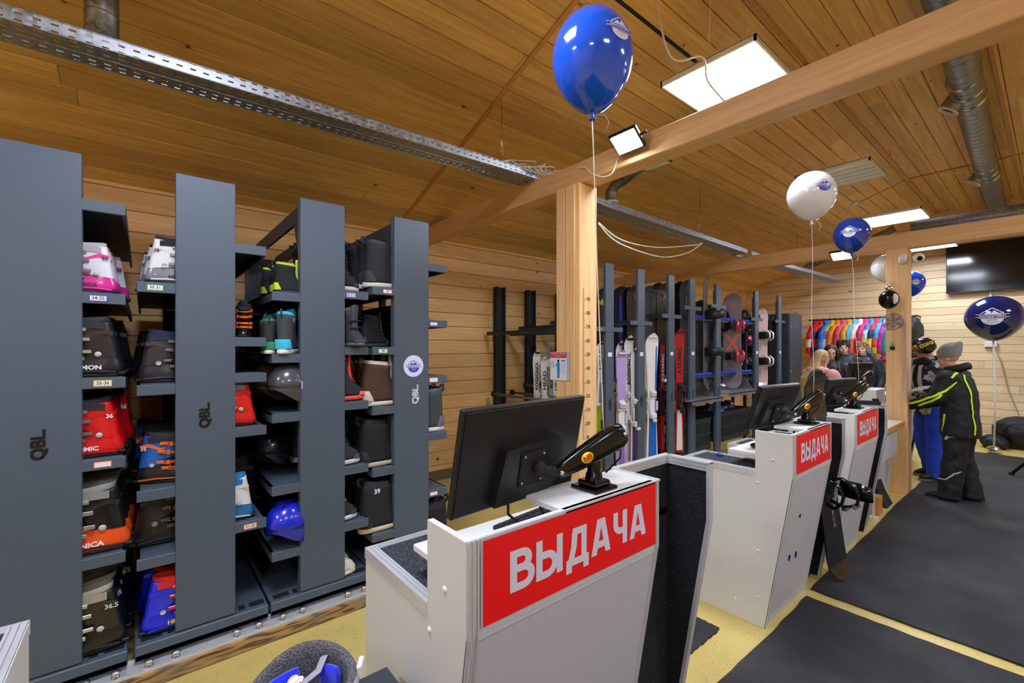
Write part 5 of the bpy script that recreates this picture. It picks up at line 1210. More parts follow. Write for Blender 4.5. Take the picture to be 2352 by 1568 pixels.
# ------------------------------------------------------------------ balloons
from mathutils.bvhtree import BVHTree
def balloon(px, py, d, wdt, hgt, label, col, logo=None, lcol='w', string_to=None, tail=True, base=None, lsize=.12):
    a, c = ray(px); x, y, z = a*d, c*d, H_-(py-YH_)*d/F_
    t = thing('balloon', label, 'balloon', (x, y, z)); m = M('latex_'+col.strip('#'), col, .13, coat=.8, var=.03)
    R_ = wdt/2; hh = hgt/2; prof = []
    for i in range(33):
        th_ = PI*i/32; zz = math.cos(th_); rr = math.sin(th_)
        if zz < 0: rr *= (1-.16*zz*zz*1.3); zz *= 1.16
        prof.append((max(.001, rr*R_), zz*hh*.94))
    b = MB(); b.lathe(prof, 44, cap0=False, cap1=True); body = b.build('latex_skin', m, t)
    zb = prof[-1][1]
    b = MB(); b.lathe([(.004, zb+.012), (.007, zb-.002), (.004, zb-.01), (.013, zb-.022), (.011, zb-.024), (.003, zb-.012)], 12); b.build('knot', m, t)
    def surf(u, v, off, az, el):
        # map flat (u right, v up) around direction az (world angle), el
        aa = az+u/R_; vv = el*hh*.94+v; k = max(-.999, min(.999, vv/(hh*.94)))
        if vv < 0: k = max(-.999, min(.999, vv/(hh*.94*1.16)))
        rr = math.sqrt(1-k*k)*R_
        if vv < 0: rr *= (1-.16*k*k*1.3)
        return ((rr+off)*math.cos(aa), (rr+off)*math.sin(aa), vv)
    if logo:
        toc = math.atan2(-y, -x); az = toc+logo[0]; el = logo[1]
        fg, bg = (whitel, m) if lcol == 'w' else (blue_ink, m)
        bb = badge(None, lsize, None, None, proj=lambda p: surf(p[0], p[1], p[2]+.0006, az, el), lift=.0007)
        bb.build('printed_logo', [bg, fg], t)
    if tail:
        b = MB(); b.tube([(0, 0, zb-.012), (.02*RTX*2, .02*RTY*2, zb-.004), (.035*RTX*1.6, .035*RTY*1.6, zb-.03), (.03*RTX*1.5, .03*RTY*1.5, zb-.06)], .004, 6, flat=.25); b.build('ribbon_tail', rope, t)
    if string_to:
        sx, sy, sz = string_to; b = MB(); n = 14; pts = []
        for i in range(n+1):
            u = i/n; wob = .006*math.sin(u*9); pts.append(((sx-x)*u+wob, (sy-y)*u-wob, (zb-.012)+(sz-z-zb+.012)*u))
        b.tube(pts, .0028, 6, flat=.4); b.build('ribbon_string', rope, t)
    return t
whitel = M('logo_white', '#e6e8f4', .5, var=0)
balloon(1360, 136, 1.48, .262, .325, 'large blue balloon nearest the camera, tied to the nearest monitor arm', '#1058e0', (.72, .16), 'w', (-.955, 1.18, 1.27), lsize=.105)
balloon(1864, 447, 2.72, .262, .290, 'white balloon with blue logo above the second counter', '#e4e4ea', (.52, .10), 'b', (-.94, 3.15, 1.28), lsize=.10)
balloon(1956, 538, 3.66, .255, .285, 'dark blue balloon right of the white one, above the third counter', '#0c3698', (-.12, .0), 'w', (-.97, 4.26, 1.28), lsize=.13)
balloon(2034, 614, 5.0, .27, .30, 'white balloon half hidden behind the far pine post', '#dcdce0', (.25, 0), 'b', (-1.22, 6.75, 1.2), lsize=.1, tail=False)
balloon(2092, 650, 5.35, .27, .30, 'bright blue balloon peeking out right of the far pine post', '#1148d8', (.35, 0), 'w', (-1.2, 7.1, 1.2), lsize=.1, tail=False)
t = balloon(2283, 728, 6.62, .64, .655, 'giant navy balloon on a white ribbon stand near the television', '#0a1c5c', (-.06, -.02), 'w', None, lsize=.36, tail=False)
bx, by, bz = t.location
t2 = thing('balloon_weight', 'crumpled silver weight on the floor holding the giant navy balloon', 'weight', (bx, by, 0))
b = MB(); r = random.Random(4); b.ball((0, 0, .055), (.085, .085, .055), 18, 10); b.v = [(x*(1+r.uniform(-.08, .08)), y*(1+r.uniform(-.08, .08)), max(.001, z*(1+r.uniform(-.05, .05)))) for x, y, z in b.v]; b.sm = [False]*len(b.sm); b.build('foil_lump', M('foil', '#d8d8dc', .15, 1.), t2)
b = MB(); b.tube([(0, 0, .1), (.012, .01, .7), (-.006, 0, bz-.36)], .022, 8, flat=.5); b.build('ribbon_bundle', M('ribbon_white', '#dcdce2', .45), t2)

# ------------------------------------------------------------------ people
def bake(o):
    dg = bpy.context.evaluated_depsgraph_get(); me = bpy.data.meshes.new_from_object(o.evaluated_get(dg)); o.modifiers.clear(); old = o.data; o.data = me; bpy.data.meshes.remove(old)
    me.polygons.foreach_set('use_smooth', [True]*len(me.polygons)); me.update(); return o
_tex = bpy.data.textures.new('folds', 'CLOUDS'); _tex.noise_scale = .11
def fuse(b, name, mat, parent, vox=.012, smooth=4, fold=0.):
    o = b.build(name, mat, parent); md = o.modifiers.new('r', 'REMESH'); md.mode = 'VOXEL'; md.voxel_size = vox
    md = o.modifiers.new('s', 'SMOOTH'); md.factor = .5; md.iterations = smooth
    if fold: md = o.modifiers.new('d', 'DISPLACE'); md.texture = _tex; md.strength = fold; md.mid_level = .5
    mats = list(o.data.materials); bake(o)
    if not o.data.materials:
        for m in mats: o.data.materials.append(m)
    return o
def ell(b, c, rx, ry, n=20): pass
def torso(b, secs, n=24):
    b.rings([[(cx+rx*math.cos(2*PI*k/n), cy+ry*math.sin(2*PI*k/n), z) for k in range(n)] for (cx, cy, rx, ry, z) in secs])
def limb(b, pts, rs, n=14):
    """joint to joint with round joints"""
    b.tube(pts, rs, n)
    for p, r in zip(pts, rs): b.ball(p, r*.99, n, 8)
def hand(b, w, d, up, s=1., curl=.5, side=1):
    """palm at wrist w pointing along d; back of the hand towards up"""
    d = Vector(d).normalized(); up = Vector(up); up = (up-d*up.dot(d)).normalized(); sd = d.cross(up)*side; w = Vector(w)
    for i in range(4):
        o = (i-1.5)*.019*s; L = (.072, .080, .076, .060)[i]*s; base = w+d*.085*s+sd*o
        b.tube([w+d*.01*s+sd*o*.5, w+d*.05*s+sd*o, base], [.016*s, .017*s, .0135*s], 8)
        p1 = base+(d*math.cos(curl*.5)-up*math.sin(curl*.5))*L*.45; p2 = p1+(d*math.cos(curl*1.3)-up*math.sin(curl*1.3))*L*.32; p3 = p2+(d*math.cos(curl*2)-up*math.sin(curl*2))*L*.25
        limb(b, [tuple(base), tuple(p1), tuple(p2), tuple(p3)], [.0105*s, .0098*s, .009*s, .008*s], 8)
    tb = w+d*.03*s-sd*.028*s; t1_ = tb+(d*.5-sd*.75-up*.3)*.038*s; t2_ = t1_+(d*.85-sd*.2-up*.35)*.034*s
    limb(b, [tuple(w+d*.01*s-sd*.012*s), tuple(tb), tuple(t1_), tuple(t2_)], [.015*s, .0145*s, .012*s, .010*s], 8)
def person(label, loc, head_dir, H, pose, look, skin='#d8a488'):
    s = H/1.75; t = thing('person', label, 'person', (loc[0], loc[1], 0), (0, 0, head_dir)); t.scale = (s, s, s)
    sk = M('skin_'+skin.strip('#'), skin, .55, bump=.05, scale=200, var=.04)
    P = dict(lsh=(0, .185, 1.41), rsh=(0, -.185, 1.41), lel=(.03, .25, 1.13), rel=(.03, -.25, 1.13), lwr=(.14, .22, .92), rwr=(.14, -.22, .92), lhip=(0, .095, .93), rhip=(0, -.095, .93), lkn=(.02, .10, .50), rkn=(.02, -.10, .50), lan=(-.02, .11, .09), ran=(-.02, -.11, .09), lean=0., hyaw=0., hpit=0., curl=.6)
    P.update(pose); ln = P['lean']
    hx = .02+ln*1.5
    # head frame
    HT = Matrix.Translation((hx+.01, P.get('hy', 0), 1.62)) @ Matrix.Rotation(P['hyaw'], 4, 'Z') @ Matrix.Rotation(P['hpit'], 4, 'Y')
    hm = lambda p: tuple(HT @ Vector(p))
    def hball(b, c, r, n=16, m=10): b.ball(c, r, n, m, T=HT)
    b = MB()
    hball(b, (-.012, 0, .035), (.093, .074, .088), 24, 14); hball(b, (.022, 0, -.035), (.062, .056, .072), 20, 12); hball(b, (.052, 0, -.085), (.028, .027, .022)); hball(b, (.068, 0, .022), (.018, .05, .014))
    b.tube([hm((.078, 0, .015)), hm((.092, 0, -.010)), hm((.102, 0, -.026))], [.007, .010, .0125], 8); hball(b, (.096, 0, -.028), (.013, .017, .009))
    hball(b, (.078, 0, -.058), (.012, .024, .008)); hball(b, (.076, 0, -.068), (.011, .020, .007))
    for sg in (-1, 1): hball(b, (-.008, sg*.076, -.008), (.018, .008, .030)); hball(b, (.050, sg*.036, -.025), (.026, .022, .024))
    b.tube([(ln*1.2, 0, 1.44), hm((-.012, 0, -.06))], [.060, .055], 16)
    torso(b, [(ln*.0, 0, .09, .15, .90), (ln*.1, 0, .10, .15, .98), (ln*.3, 0, .085, .125, 1.10), (ln*.7, 0, .10, .15, 1.28), (ln*1., 0, .09, .165, 1.40), (ln*1.1, 0, .05, .09, 1.47)])
    def off(p): return (p[0]+ln*max(0, min(1, (p[2]-.95)/.45)), p[1], p[2])
    lsh, rsh = off(P['lsh']), off(P['rsh'])
    for sh, el_, wr in ((lsh, P['lel'], P['lwr']), (rsh, P['rel'], P['rwr'])): limb(b, [sh, el_, wr], [.052, .038, .026])
    for hp, kn, an in ((P['lhip'], P['lkn'], P['lan']), (P['rhip'], P['rkn'], P['ran'])): limb(b, [hp, kn, an], [.082, .055, .038])
    for wr, el_, sd in ((P['lwr'], P['lel'], 1), (P['rwr'], P['rel'], -1)):
        d = P.get('hd_l' if sd > 0 else 'hd_r') or tuple(Vector(wr)-Vector(el_)); hand(b, wr, d, P.get('hup', (0, 0, 1)), 1., P['curl'], sd)
    fuse(b, 'body', sk, t, look.get('vox', .0075), 3)
    # face details
    b = MB()
    for sg in (-1, 1): hball(b, (.0725, sg*.031, .008), (.011, .014, .0085), 10, 8)
    b.build('eye', M('eye_white', '#e4e0dc', .2), t)
    b = MB()
    for sg in (-1, 1): hball(b, (.0795, sg*.031, .008), (.006, .0065, .0065), 10, 8)
    b.build('iris', M('iris_dark', '#2a2018', .2), t)
    b = MB(); b.tube([hm((.0835, -.020, -.063)), hm((.0905, 0, -.062)), hm((.0835, .020, -.063))], [.003, .0055, .003], 8); b.build('lips', M('lips', '#b0685c', .5), t)
    hc = M('hair_'+look['hair'].strip('#'), look['hair'], .6, bump=.5, scale=90, var=.25)
    b = MB()
    for sg in (-1, 1): b.tube([hm((.080, sg*.018, .026)), hm((.082, sg*.033, .031)), hm((.072, sg*.05, .027))], [.003, .004, .002], 6)
    b.build('eyebrow', hc, t)
    st = look.get('style', 'short')
    if st != 'none':
        b = MB(); r = random.Random(len(label))
        hball(b, (-.022, 0, .050), (.094, .084, .088), 28, 16)
        if st in ('short', 'fringe'):
            for i in range(46):
                a = r.uniform(-2.2, 2.2)+PI*(r.random() < .4); z = .05+r.uniform(.0, .07); rr = math.cos((z-.05)/.1)
                c = (-.02+.088*rr*math.cos(a), .080*rr*math.sin(a), z); b.ball(c, (.022, .018, .020), 8, 6, T=HT)
            for i in range(9): b.ball((.058+.006*math.sin(i*2), -.055+i*.0138, (.060 if st == 'short' else .050)+.004*math.cos(i*3)), (.020, .013, .024 if st == 'fringe' else .016), 8, 6, T=HT)
            for sg in (-1, 1): b.ball((.0, sg*.072, .02), (.035, .012, .03), 10, 8, T=HT)
            b.ball((-.07, 0, .0), (.04, .06, .055), 12, 8, T=HT)
        else:
            n = 9
            for i in range(n):
                a = PI*.5+PI*(i/(n-1)) ; sx = math.cos(a); sy = math.sin(a+0)
                yy = -.07+.14*i/(n-1); xx = -.03-.05*math.sqrt(max(0, 1-(yy/.075)**2)); L = look.get('hlen', .38)
                P0 = HT @ Vector((xx, yy, .06)); P1_ = HT @ Vector((xx-.02, yy*1.15, -.06)); base = Vector((ln-.225, yy*1.3, 1.62-L*.55)); end = Vector((ln*.8-.235, yy*1.35, 1.62-L+.02*math.sin(i*5)))
                b.tube([tuple(P0), tuple(P1_), tuple(base), tuple(end)], [.024, .030, .032, .014], 8)
            for sg in (-1, 1): b.tube([hm((.02, sg*.07, .06)), hm((.03, sg*.080, -.02)), hm((.02, sg*.095, -.12)), (ln*.8+.10, sg*.115, 1.36), (ln*.8+.16, sg*.12, 1.22)], [.020, .022, .026, .028, .012], 8)
        fuse(b, 'hair', hc, t, .006, 2)
    # clothes
    jm = look['jm']; b = MB(); k = look.get('puff', 1.); hem = look.get('hem', .82)
    torso(b, [(-.0, 0, .135*k, .185*k, hem), (.0, 0, .138*k, .190*k, hem+.05), (ln*.2, 0, .130*k, .175*k, 1.05), (ln*.7, 0, .14*k, .19*k, 1.25), (ln*1., 0, .12*k, .19*k, 1.39), (ln*1.1, 0, .085*k, .12*k, 1.455), (ln*1.2, 0, .075, .08, 1.49), (ln*1.25, 0, .074, .077, 1.525)])
    for sh, el_, wr in ((lsh, P['lel'], P['lwr']), (rsh, P['rel'], P['rwr'])): limb(b, [(sh[0], sh[1]*.95, sh[2]-.005), el_, wr], [.085*k, .066*k, .050*k], 16)
    jk = fuse(b, 'jacket', jm, t, .012, 5, look.get('fold', .02))
    tm = look['tm']; b = MB(); kl = look.get('legk', 1.)
    torso(b, [(0, 0, .115, .165, .80), (0, 0, .12, .17, .93), (0, 0, .11, .155, 1.03)])
    for hp, kn, an in ((P['lhip'], P['lkn'], P['lan']), (P['rhip'], P['rkn'], P['ran'])):
        a2 = (an[0], an[1], .06); limb(b, [(hp[0], hp[1], hp[2]-.03), kn, an], [.105*kl, .088*kl, .086*kl], 16)
        b.tube([an, a2, (an[0], an[1], .035)], [.086*kl, .092*kl, .09*kl], 16)
    tr = fuse(b, 'trousers', tm, t, .012, 4, look.get('fold', .02)*1.2)
    for (an, sg) in ((P['lan'], 1), (P['ran'], -1)):
        yw = P.get('foot_yaw', .15)*sg; T = Matrix.Translation((an[0]+.04, an[1], 0)) @ Matrix.Rotation(yw, 4, 'Z')
        b = MB(); b.mat(0).rings([ring(-.12, .165, .046, .001, .001), ring(-.125, .172, .052, .012, .014), ring(-.122, .168, .052, .028, .030)], T=T)
        b.mat(1).rings([ring(-.118, .160, .049, .028, .03), ring(-.118, .155, .050, .055, .05), ring(-.112, .12, .047, .085, .07), ring(-.108, .05, .045, .115, .10), ring(-.10, .02, .043, .14, .14)], T=T); b.build('shoe', [M('shoesole_'+look.get('sole', '#1a1a1c').strip('#'), look.get('sole', '#1a1a1c'), .6), M('shoe_'+look['shoe'].strip('#'), look['shoe'], .6)], t)
    return t, jk, tr, HT
def ribbon(obj, pts, wd, mat, name, parent, off=.004, dens=6):
    """strip lying on the surface of obj along pts (local space)"""
    me = obj.data; bv = BVHTree.FromPolygons([v.co for v in me.vertices], [tuple(p.vertices) for p in me.polygons])
    Q = []
    for a, c in zip(pts, pts[1:]):
        for i in range(dens): Q.append(Vector(a).lerp(Vector(c), i/dens))
    Q.append(Vector(pts[-1])); S = []
    for q in Q:
        p, nrm, _, _ = bv.find_nearest(q); S.append((p, nrm))
    L = []; Rr = []
    for i, (p, nrm) in enumerate(S):
        d = (S[min(i+1, len(S)-1)][0]-S[max(i-1, 0)][0]).normalized(); a = d.cross(nrm).normalized()
        for side, arr in ((1, L), (-1, Rr)):
            q, n2, _, _ = bv.find_nearest(p+a*wd/2*side); arr.append(tuple(q+n2*off))
    b = MB(); n = len(S); b.add(L+Rr, [(i, i+1, n+i+1, n+i) for i in range(n-1)], True); return b.build(name, mat, parent)
def cloth(name, col, rough=.75, sc_=14, bump=.6, var=.15): return M(name, col, rough, bump=bump, scale=sc_, var=var)
def dirang(x, y): return math.atan2(y, x)
# customer in helmet, blue trousers
def mk_camo():
    s = NT('camo_jacket'); co, x, y, z = s.coords(); n1 = s.noise(co, 9., 4, .6); n2 = s.noise(co, 16., 3)
    c = s.mix(s.math('GREATER_THAN', n1, .52), lin('#20242e'), lin('#b8b8bc')); c = s.mix(s.math('GREATER_THAN', n2, .60), c, lin('#5c6472'))
    front = s.math('LESS_THAN', s.math('ABSOLUTE', s.math('ADD', y, .0)), .055); fr = s.math('MULTIPLY', front, s.math('GREATER_THAN', x, .05))
    c = s.mix(fr, c, lin('#101114')); s.bump(s.noise(co, 12., 3), .6, .01); return s.out(c, .75)
tA, jA, trA, HT = person('person in black helmet, pale camouflage jacket and blue trousers, looking down', (-.95, 7.28), dirang(-.75, -.66), 1.66,
    dict(lel=(.07, .27, 1.16), rel=(.08, -.27, 1.14), lwr=(.30, .08, 1.08), rwr=(.31, -.12, 1.04), hd_l=(.5, -.6, .1), hd_r=(.6, .5, .1), lean=.04, hpit=.45, hyaw=-.35, curl=.9, lan=(.03, .13, .09), ran=(-.10, -.12, .09)),
    dict(hair='#2a1c14', style='none', jm=mk_camo(), tm=cloth('trousers_blue', '#1440c8'), shoe='#101012', sole='#8a7a40', legk=1.12, puff=1.08, hem=.80), '#c88a74')
def put_helmet(t, HT, col, txt=None, gog=None, s=.93):
    b = MB(); n = 32; rs = []
    prof = [(.02, .135), (.05, .125), (.08, .10), (.10, .065), (.112, .02), (.112, -.02), (.106, -.05)]
    for r_, z in prof:
        rs.append([(-.012+r_*1.12*math.cos(2*PI*k/n), r_*.98*math.sin(2*PI*k/n), z+.02+(.035*max(0, math.cos(2*PI*k/n)) if z < 0 else 0)-(.03*abs(math.sin(2*PI*k/n))**4 if z < -.03 else 0)) for k in range(n)])
    rs.append([(-.012+(x+.012)*.9, y*.9, z) for x, y, z in rs[-1]]); b.rings(rs, cap1=False, T=HT); hb = b.build('helmet', M('helm_'+col.strip('#'), col, .2, coat=.6), t)
    b = MB()
    for x in (-.03, .03):
        for y in (-.03, .03): b.obox((x, y, .150), (.014, .005, .004), T=None) if False else b.box((x-.014, y-.005, .140), (x+.014, y+.005, .150), T=HT)
    b.build('vent', M('vent_black', '#0a0a0c'), hb)
    if txt:
        b = MB()
        for sg in (-1, 1): add_text(b, txt, .05, HT @ frame((-.03, sg*.113, .055), (-sg, 0, 0), (0, -sg*.25, 1)), .003)
        b.build('lettering', M('helmet_yellow', '#e8dc20', .5), hb)
    if gog:
        b = MB(); m = 12; A = []
        for i in range(m+1):
            a = -1.05+2.1*i/m; A.append([(-.012+f*math.cos(a)*1.12, f*.98*math.sin(a), z) for f, z in ((.112, .045), (.138, .040), (.145, .01), (.138, -.018), (.112, -.02))])
        b.rings(A, T=HT @ Matrix.Translation((0, 0, .05))); b.build('goggle_lens', M('goggle_amber', '#8a6410', .08, coat=1.), hb)
        b = MB(); b.tube([tuple(HT @ Vector((-.012+.128*math.cos(a), .113*math.sin(a), .06))) for a in [1.0+4.28*i/16 for i in range(17)]], .012, 6, flat=.3); b.build('goggle_strap', blackm, hb)
put_helmet(tA, HT, '#131315', 'COPO', True)
b = MB(); b.torus = None; b.tube([(.06, .13, 1.42), (.10, .08, 1.46), (.12, 0, 1.46), (.10, -.08, 1.46), (.06, -.13, 1.42), (-.04, -.12, 1.46), (-.06, 0, 1.50), (-.04, .12, 1.46)], .05, 10, closed=True); b.build('collar', cloth('collar_black', '#17181a', .9), tA)
ribbon(jA, [(.14, .06, 1.42), (.17, .065, 1.2), (.18, .07, 1.0), (.17, .07, .84)], .05, M('placket_pale', '#bcbcc0', .6), 'placket', tA, .008)
ribbon(jA, [(.14, -.06, 1.42), (.17, -.065, 1.2), (.18, -.07, 1.0), (.17, -.07, .84)], .05, M('placket_pale', '#bcbcc0', .6), 'placket', tA, .008)
tag(MB().box((-.004, -.035, -.07), (.004, .035, .07), ch=.002).build('phone', blackg, None, loc=tuple(tA.matrix_basis @ Vector((.40, -.02, 1.10))), rot=(0, .9, dirang(-.75, -.66))), 'dark phone held by the person in the black helmet', 'phone')
# customer with beanie and black / neon jacket
tB, jB, trB, HT = person('person in grey beanie with black jacket striped neon yellow and black trousers', (-.62, 6.42), dirang(-.93, .18), 1.56,
    dict(lel=(.12, .26, 1.18), rel=(.16, -.24, 1.14), lwr=(.40, .12, 1.06), rwr=(.42, -.14, 1.04), hd_l=(.8, -.2, 0), hd_r=(.8, .2, 0), lean=.05, hpit=.18, hyaw=.1, curl=.7, ran=(-.06, -.12, .09), lan=(.06, .12, .09)),
    dict(hair='#4a3a2c', style='none', jm=cloth('jacket_black', '#131418'), tm=cloth('trousers_black', '#121316'), shoe='#17181a', legk=1.2, puff=1.2, hem=.74, fold=.03), '#d0987e')
neon = M('neon_yellow', '#c8f010', .6, var=.02)
for pts in ([(-.10, .08, 1.50), (-.14, .14, 1.42), (-.18, .12, 1.2), (-.19, .11, 1.0), (-.19, .11, .78)], [(-.08, .24, 1.34), (.02, .34, 1.26), (.14, .36, 1.20), (.28, .26, 1.12), (.42, .16, 1.07)], [(.04, .36, 1.22), (.16, .35, 1.12), (.30, .24, 1.06)], [(-.05, .12, 1.48), (.0, .2, 1.44), (.02, .22, 1.40)], [(.08, .22, 1.0), (.10, .22, .9), (.13, .2, .80)],
            [(-.10, -.08, 1.50), (-.16, -.16, 1.40), (-.18, -.18, 1.2), (-.18, -.17, 1.0)], [(.13, .12, 1.40), (.14, .14, 1.3), (.15, .14, 1.24)]):
    ribbon(jB, pts, .022, neon, 'neon_stripe', tB, .006)
b = MB()
n = 28; rs = []
for r_, z, dx_ in ((.098, -.005, 0), (.106, .03, -.005), (.108, .07, -.015), (.100, .11, -.035), (.08, .14, -.06), (.045, .15, -.085), (.012, .14, -.10)):
    rs.append([(-.012+dx_+r_*1.02*math.cos(2*PI*k/n), r_*.93*math.sin(2*PI*k/n)*(1+.02*math.sin(5*k)), z+.012*math.sin(3*2*PI*k/n)*(z > .03)+.02) for k in range(n)])
b.rings(rs, T=HT, cap0=False); b.build('beanie', cloth('beanie_grey', '#84868a', .95, 60, .8), tB)
ribbon(trB, [(.10, .24, .72), (.04, .25, .74), (-.04, .25, .75)], .03, M('reflective_grey', '#b8b8bc', .4), 'logo_patch', tB, .006)
ribbon(trB, [(.14, .14, .24), (.06, .22, .26), (-.02, .24, .34), (-.09, .2, .36)], .012, M('reflective_grey', '#b8b8bc'), 'piping', tB, .006)
b = MB(); b.tube([(.07, .10, 1.50), (.09, 0, 1.51), (.07, -.10, 1.50), (-.04, -.11, 1.53), (-.06, 0, 1.55), (-.04, .11, 1.53)], .035, 8, closed=True); b.build('collar', cloth('jacket_black', '#131418'), tB)
# staff
vest = cloth('vest_black', '#16171a', .6, 10, .8)
jk_red = M('panel_red', '#c8142a', .7)
def at_d(px, d): a, c = ray(px); return (a*d, c*d)
x_, y_ = at_d(1884, 5.6)
t1_, j1, _, HT1 = person('person with long blonde hair, black vest over pink hooded top, seen from behind', (x_, y_), dirang(.35, .93), 1.53,
    dict(lel=(.1, .24, 1.16), rel=(.14, -.24, 1.14), lwr=(.30, .16, 1.12), rwr=(.34, -.14, 1.12), hpit=.25, hyaw=-.5), dict(hair='#b89a68', style='long', hlen=.50, jm=cloth('hoodie_pink', '#e0a0a0'), tm=cloth('jeans', '#2a3448'), shoe='#222226'), '#d8a08c')
b = MB(); torso(b, [(0, 0, .17, .215, .86), (0, 0, .17, .215, 1.05), (0, 0, .178, .225, 1.25), (0, 0, .155, .20, 1.37), (0, 0, .115, .14, 1.43)]); fuse(b, 'vest', vest, t1_, .014, 4, .02)
b = MB(); b.tube([(.05, .12, 1.42), (-.05, .13, 1.46), (-.11, .07, 1.47), (-.13, 0, 1.46), (-.11, -.07, 1.47), (-.05, -.13, 1.46), (.05, -.12, 1.42)], [.03, .045, .055, .06, .055, .045, .03], 10); fuse(b, 'hood', cloth('hoodie_pink', '#e0a0a0'), t1_, .012, 3)
x_, y_ = at_d(1908, 6.5)
person('person with long dark hair in black jacket, behind the blonde one', (x_, y_), dirang(.2, -.98), 1.60, dict(hpit=.2, hyaw=.2, lel=(.05, .24, 1.16), lwr=(.25, .1, 1.1)), dict(hair='#1a1412', style='long', hlen=.46, jm=vest, tm=cloth('trousers_dark', '#1c1d22'), shoe='#202024'), '#d4a088')
x_, y_ = at_d(1936, 7.0)
t3, j3, _, _ = person('person with black fringe and black jacket with small white badge', (x_, y_), dirang(.35, -.93), 1.68, dict(hpit=.05, hyaw=.0), dict(hair='#15110f', style='fringe', jm=cloth('jacket_navyblack', '#14161e', .6, 10, .8), tm=cloth('trousers_dark', '#1c1d22'), shoe='#202024'), '#d8a890')
ribbon(j3, [(.16, .10, 1.30), (.15, .14, 1.29)], .035, whitel, 'chest_badge', t3, .008)
x_, y_ = at_d(1980, 7.1)
t4, j4, _, _ = person('person with short fair hair, black jacket with red and navy front panels', (x_, y_), dirang(.1, -1.), 1.66, dict(hpit=.02, hyaw=-.1, puff=1.2), dict(hair='#8a6e48', style='short', jm=cloth('jacket_navyblack', '#14161e'), tm=cloth('trousers_dark', '#1c1d22'), shoe='#202024', puff=1.15), '#dca890')
ribbon(j4, [(.16, .0, 1.18), (.17, .0, 1.0), (.17, .0, .86)], .07, jk_red, 'red_panel', t4, .008); ribbon(j4, [(.12, .0, 1.44), (.15, .0, 1.3), (.16, .0, 1.18)], .07, M('panel_navy', '#1a2850', .7), 'navy_panel', t4, .008)
ribbon(j4, [(.12, .038, 1.46), (.16, .036, 1.3), (.17, .036, 1.0), (.17, .036, .86)], .012, jk_red, 'red_piping', t4, .011); ribbon(j4, [(.16, .11, 1.28), (.15, .16, 1.27)], .04, whitel, 'chest_badge', t4, .008)

# ------------------------------------------------------------------ jackets on the rail at the far wall
t = thing('clothes_rail', 'dark rail along the far wall holding the coloured jackets', 'rail', (0, 0, 0)); yr = 10.62
b = MB(); b.cyl((-3.25, yr, 2.13), (-1.55, yr, 2.13), .014, 10); b.build('tube', blackm, t)
b = MB(); 
for xx in (-3.2, -2.4, -1.58): b.cyl((xx, yr, 2.13), (xx, 10.98, 2.13), .012, 8)
b.build('bracket', blackm, t)
def jacket(x, cols, label, i, hood=True, L=.72):
    t = thing('hanging_jacket', label, 'jacket', (x, yr, 2.13), (0, 0, 0), 'jackets hanging on the rail by the far wall')
    w2 = .26; s = NT('jkt_%d' % i); co, xx, yy, zz = s.coords(); c = lin(cols[0])
    nz = s.noise(co, 3., 1); zz2 = s.math('ADD', zz, s.math('MULTIPLY', nz, .04))
    for k, cc in enumerate(cols[1:]): 
        lo = -.22-.16*k; c = s.mix(s.math('LESS_THAN', zz2, lo), c, lin(cc))
    s.bump(s.noise(co, 16., 3), .8, .012); m = s.out(c, .65)
    b = MB(); r = random.Random(i); yw = PI/2*.8+r.uniform(-.15, .15)
    R = Matrix.Rotation(yw, 4, 'Z')
    b.rings([[(rx*math.cos(2*PI*k/20), ry*math.sin(2*PI*k/20), z) for k in range(20)] for rx, ry, z in ((.03, .03, -.07), (.10, .05, -.09), (.19, .06, -.13), (.22, .075, -.25), (.215, .08, -.5), (.225, .085, -L), (.2, .06, -L))], T=R)
    for sg in (-1, 1): b.tube([(sg*.17, 0, -.15), (sg*.235, .02, -.30), (sg*.25, .035, -.5), (sg*.24, .05, -.68)], [.055, .06, .052, .042], 12, T=R)
    if hood: b.ball((0, .03, -.08), (.10, .08, .07), 14, 8, T=R)
    fuse(b, 'fabric', m, t, .016, 3, .03)
    b = MB(); b.tube([(0, 0, -.07), (0, 0, -.01), (.012, 0, .018), (0, 0, .03), (-.012, 0, .02)], .003, 6); b.tube([(-.17, 0, -.13), (0, 0, -.065), (.17, 0, -.13)], .006, 6, T=R); b.build('hanger', M('hanger_%s' % ('blue' if i % 4 == 0 else 'black'), '#2a3ab8' if i % 4 == 0 else '#1c1c1e', .4), t)
    return t
JK = [(('#c8102a', '#d8182e', '#e8e0dc', '#c8102a'), 'red jacket with white side stripes'), (('#e02020', '#1a2460', '#e02020', '#18306a'), 'red and navy banded jacket'), (('#1a78d8', '#1a78d8', '#2a88e8'), 'bright blue jacket'), (('#a8b840', '#8a58a8', '#c8b8d0'), 'patterned lime and violet jacket'),
      (('#f07818', '#f08a20'), 'orange jacket'), (('#e05a78', '#d84868'), 'rose pink jacket'), (('#e8a018', '#e8a018'), 'amber jacket'), (('#5ab8d8', '#58b0d0'), 'light blue jacket'), (('#e8e2dc', '#e8e2dc', '#f06a58'), 'white jacket turning coral below'),
      (('#e83a8a', '#e02a70', '#e02030'), 'hot pink puffy jacket'), (('#4a90c8', '#c8d8e8', '#e8d820', '#1a3468'), 'blue, white and yellow banded jacket'), (('#e83a5a', '#2a3a68', '#e8d020', '#58a8c8', '#e02a3a'), 'multicolour block jacket with navy and yellow bands'),
      (('#58b8d8', '#48a8c8', '#e84a4a', '#e8d020'), 'sky blue jacket with red and yellow hem'), (('#c838a8', '#c030a0'), 'magenta jacket'), (('#30b0a8', '#28a098'), 'teal jacket'), (('#1c1d20', '#1c1d20'), 'black jacket')]
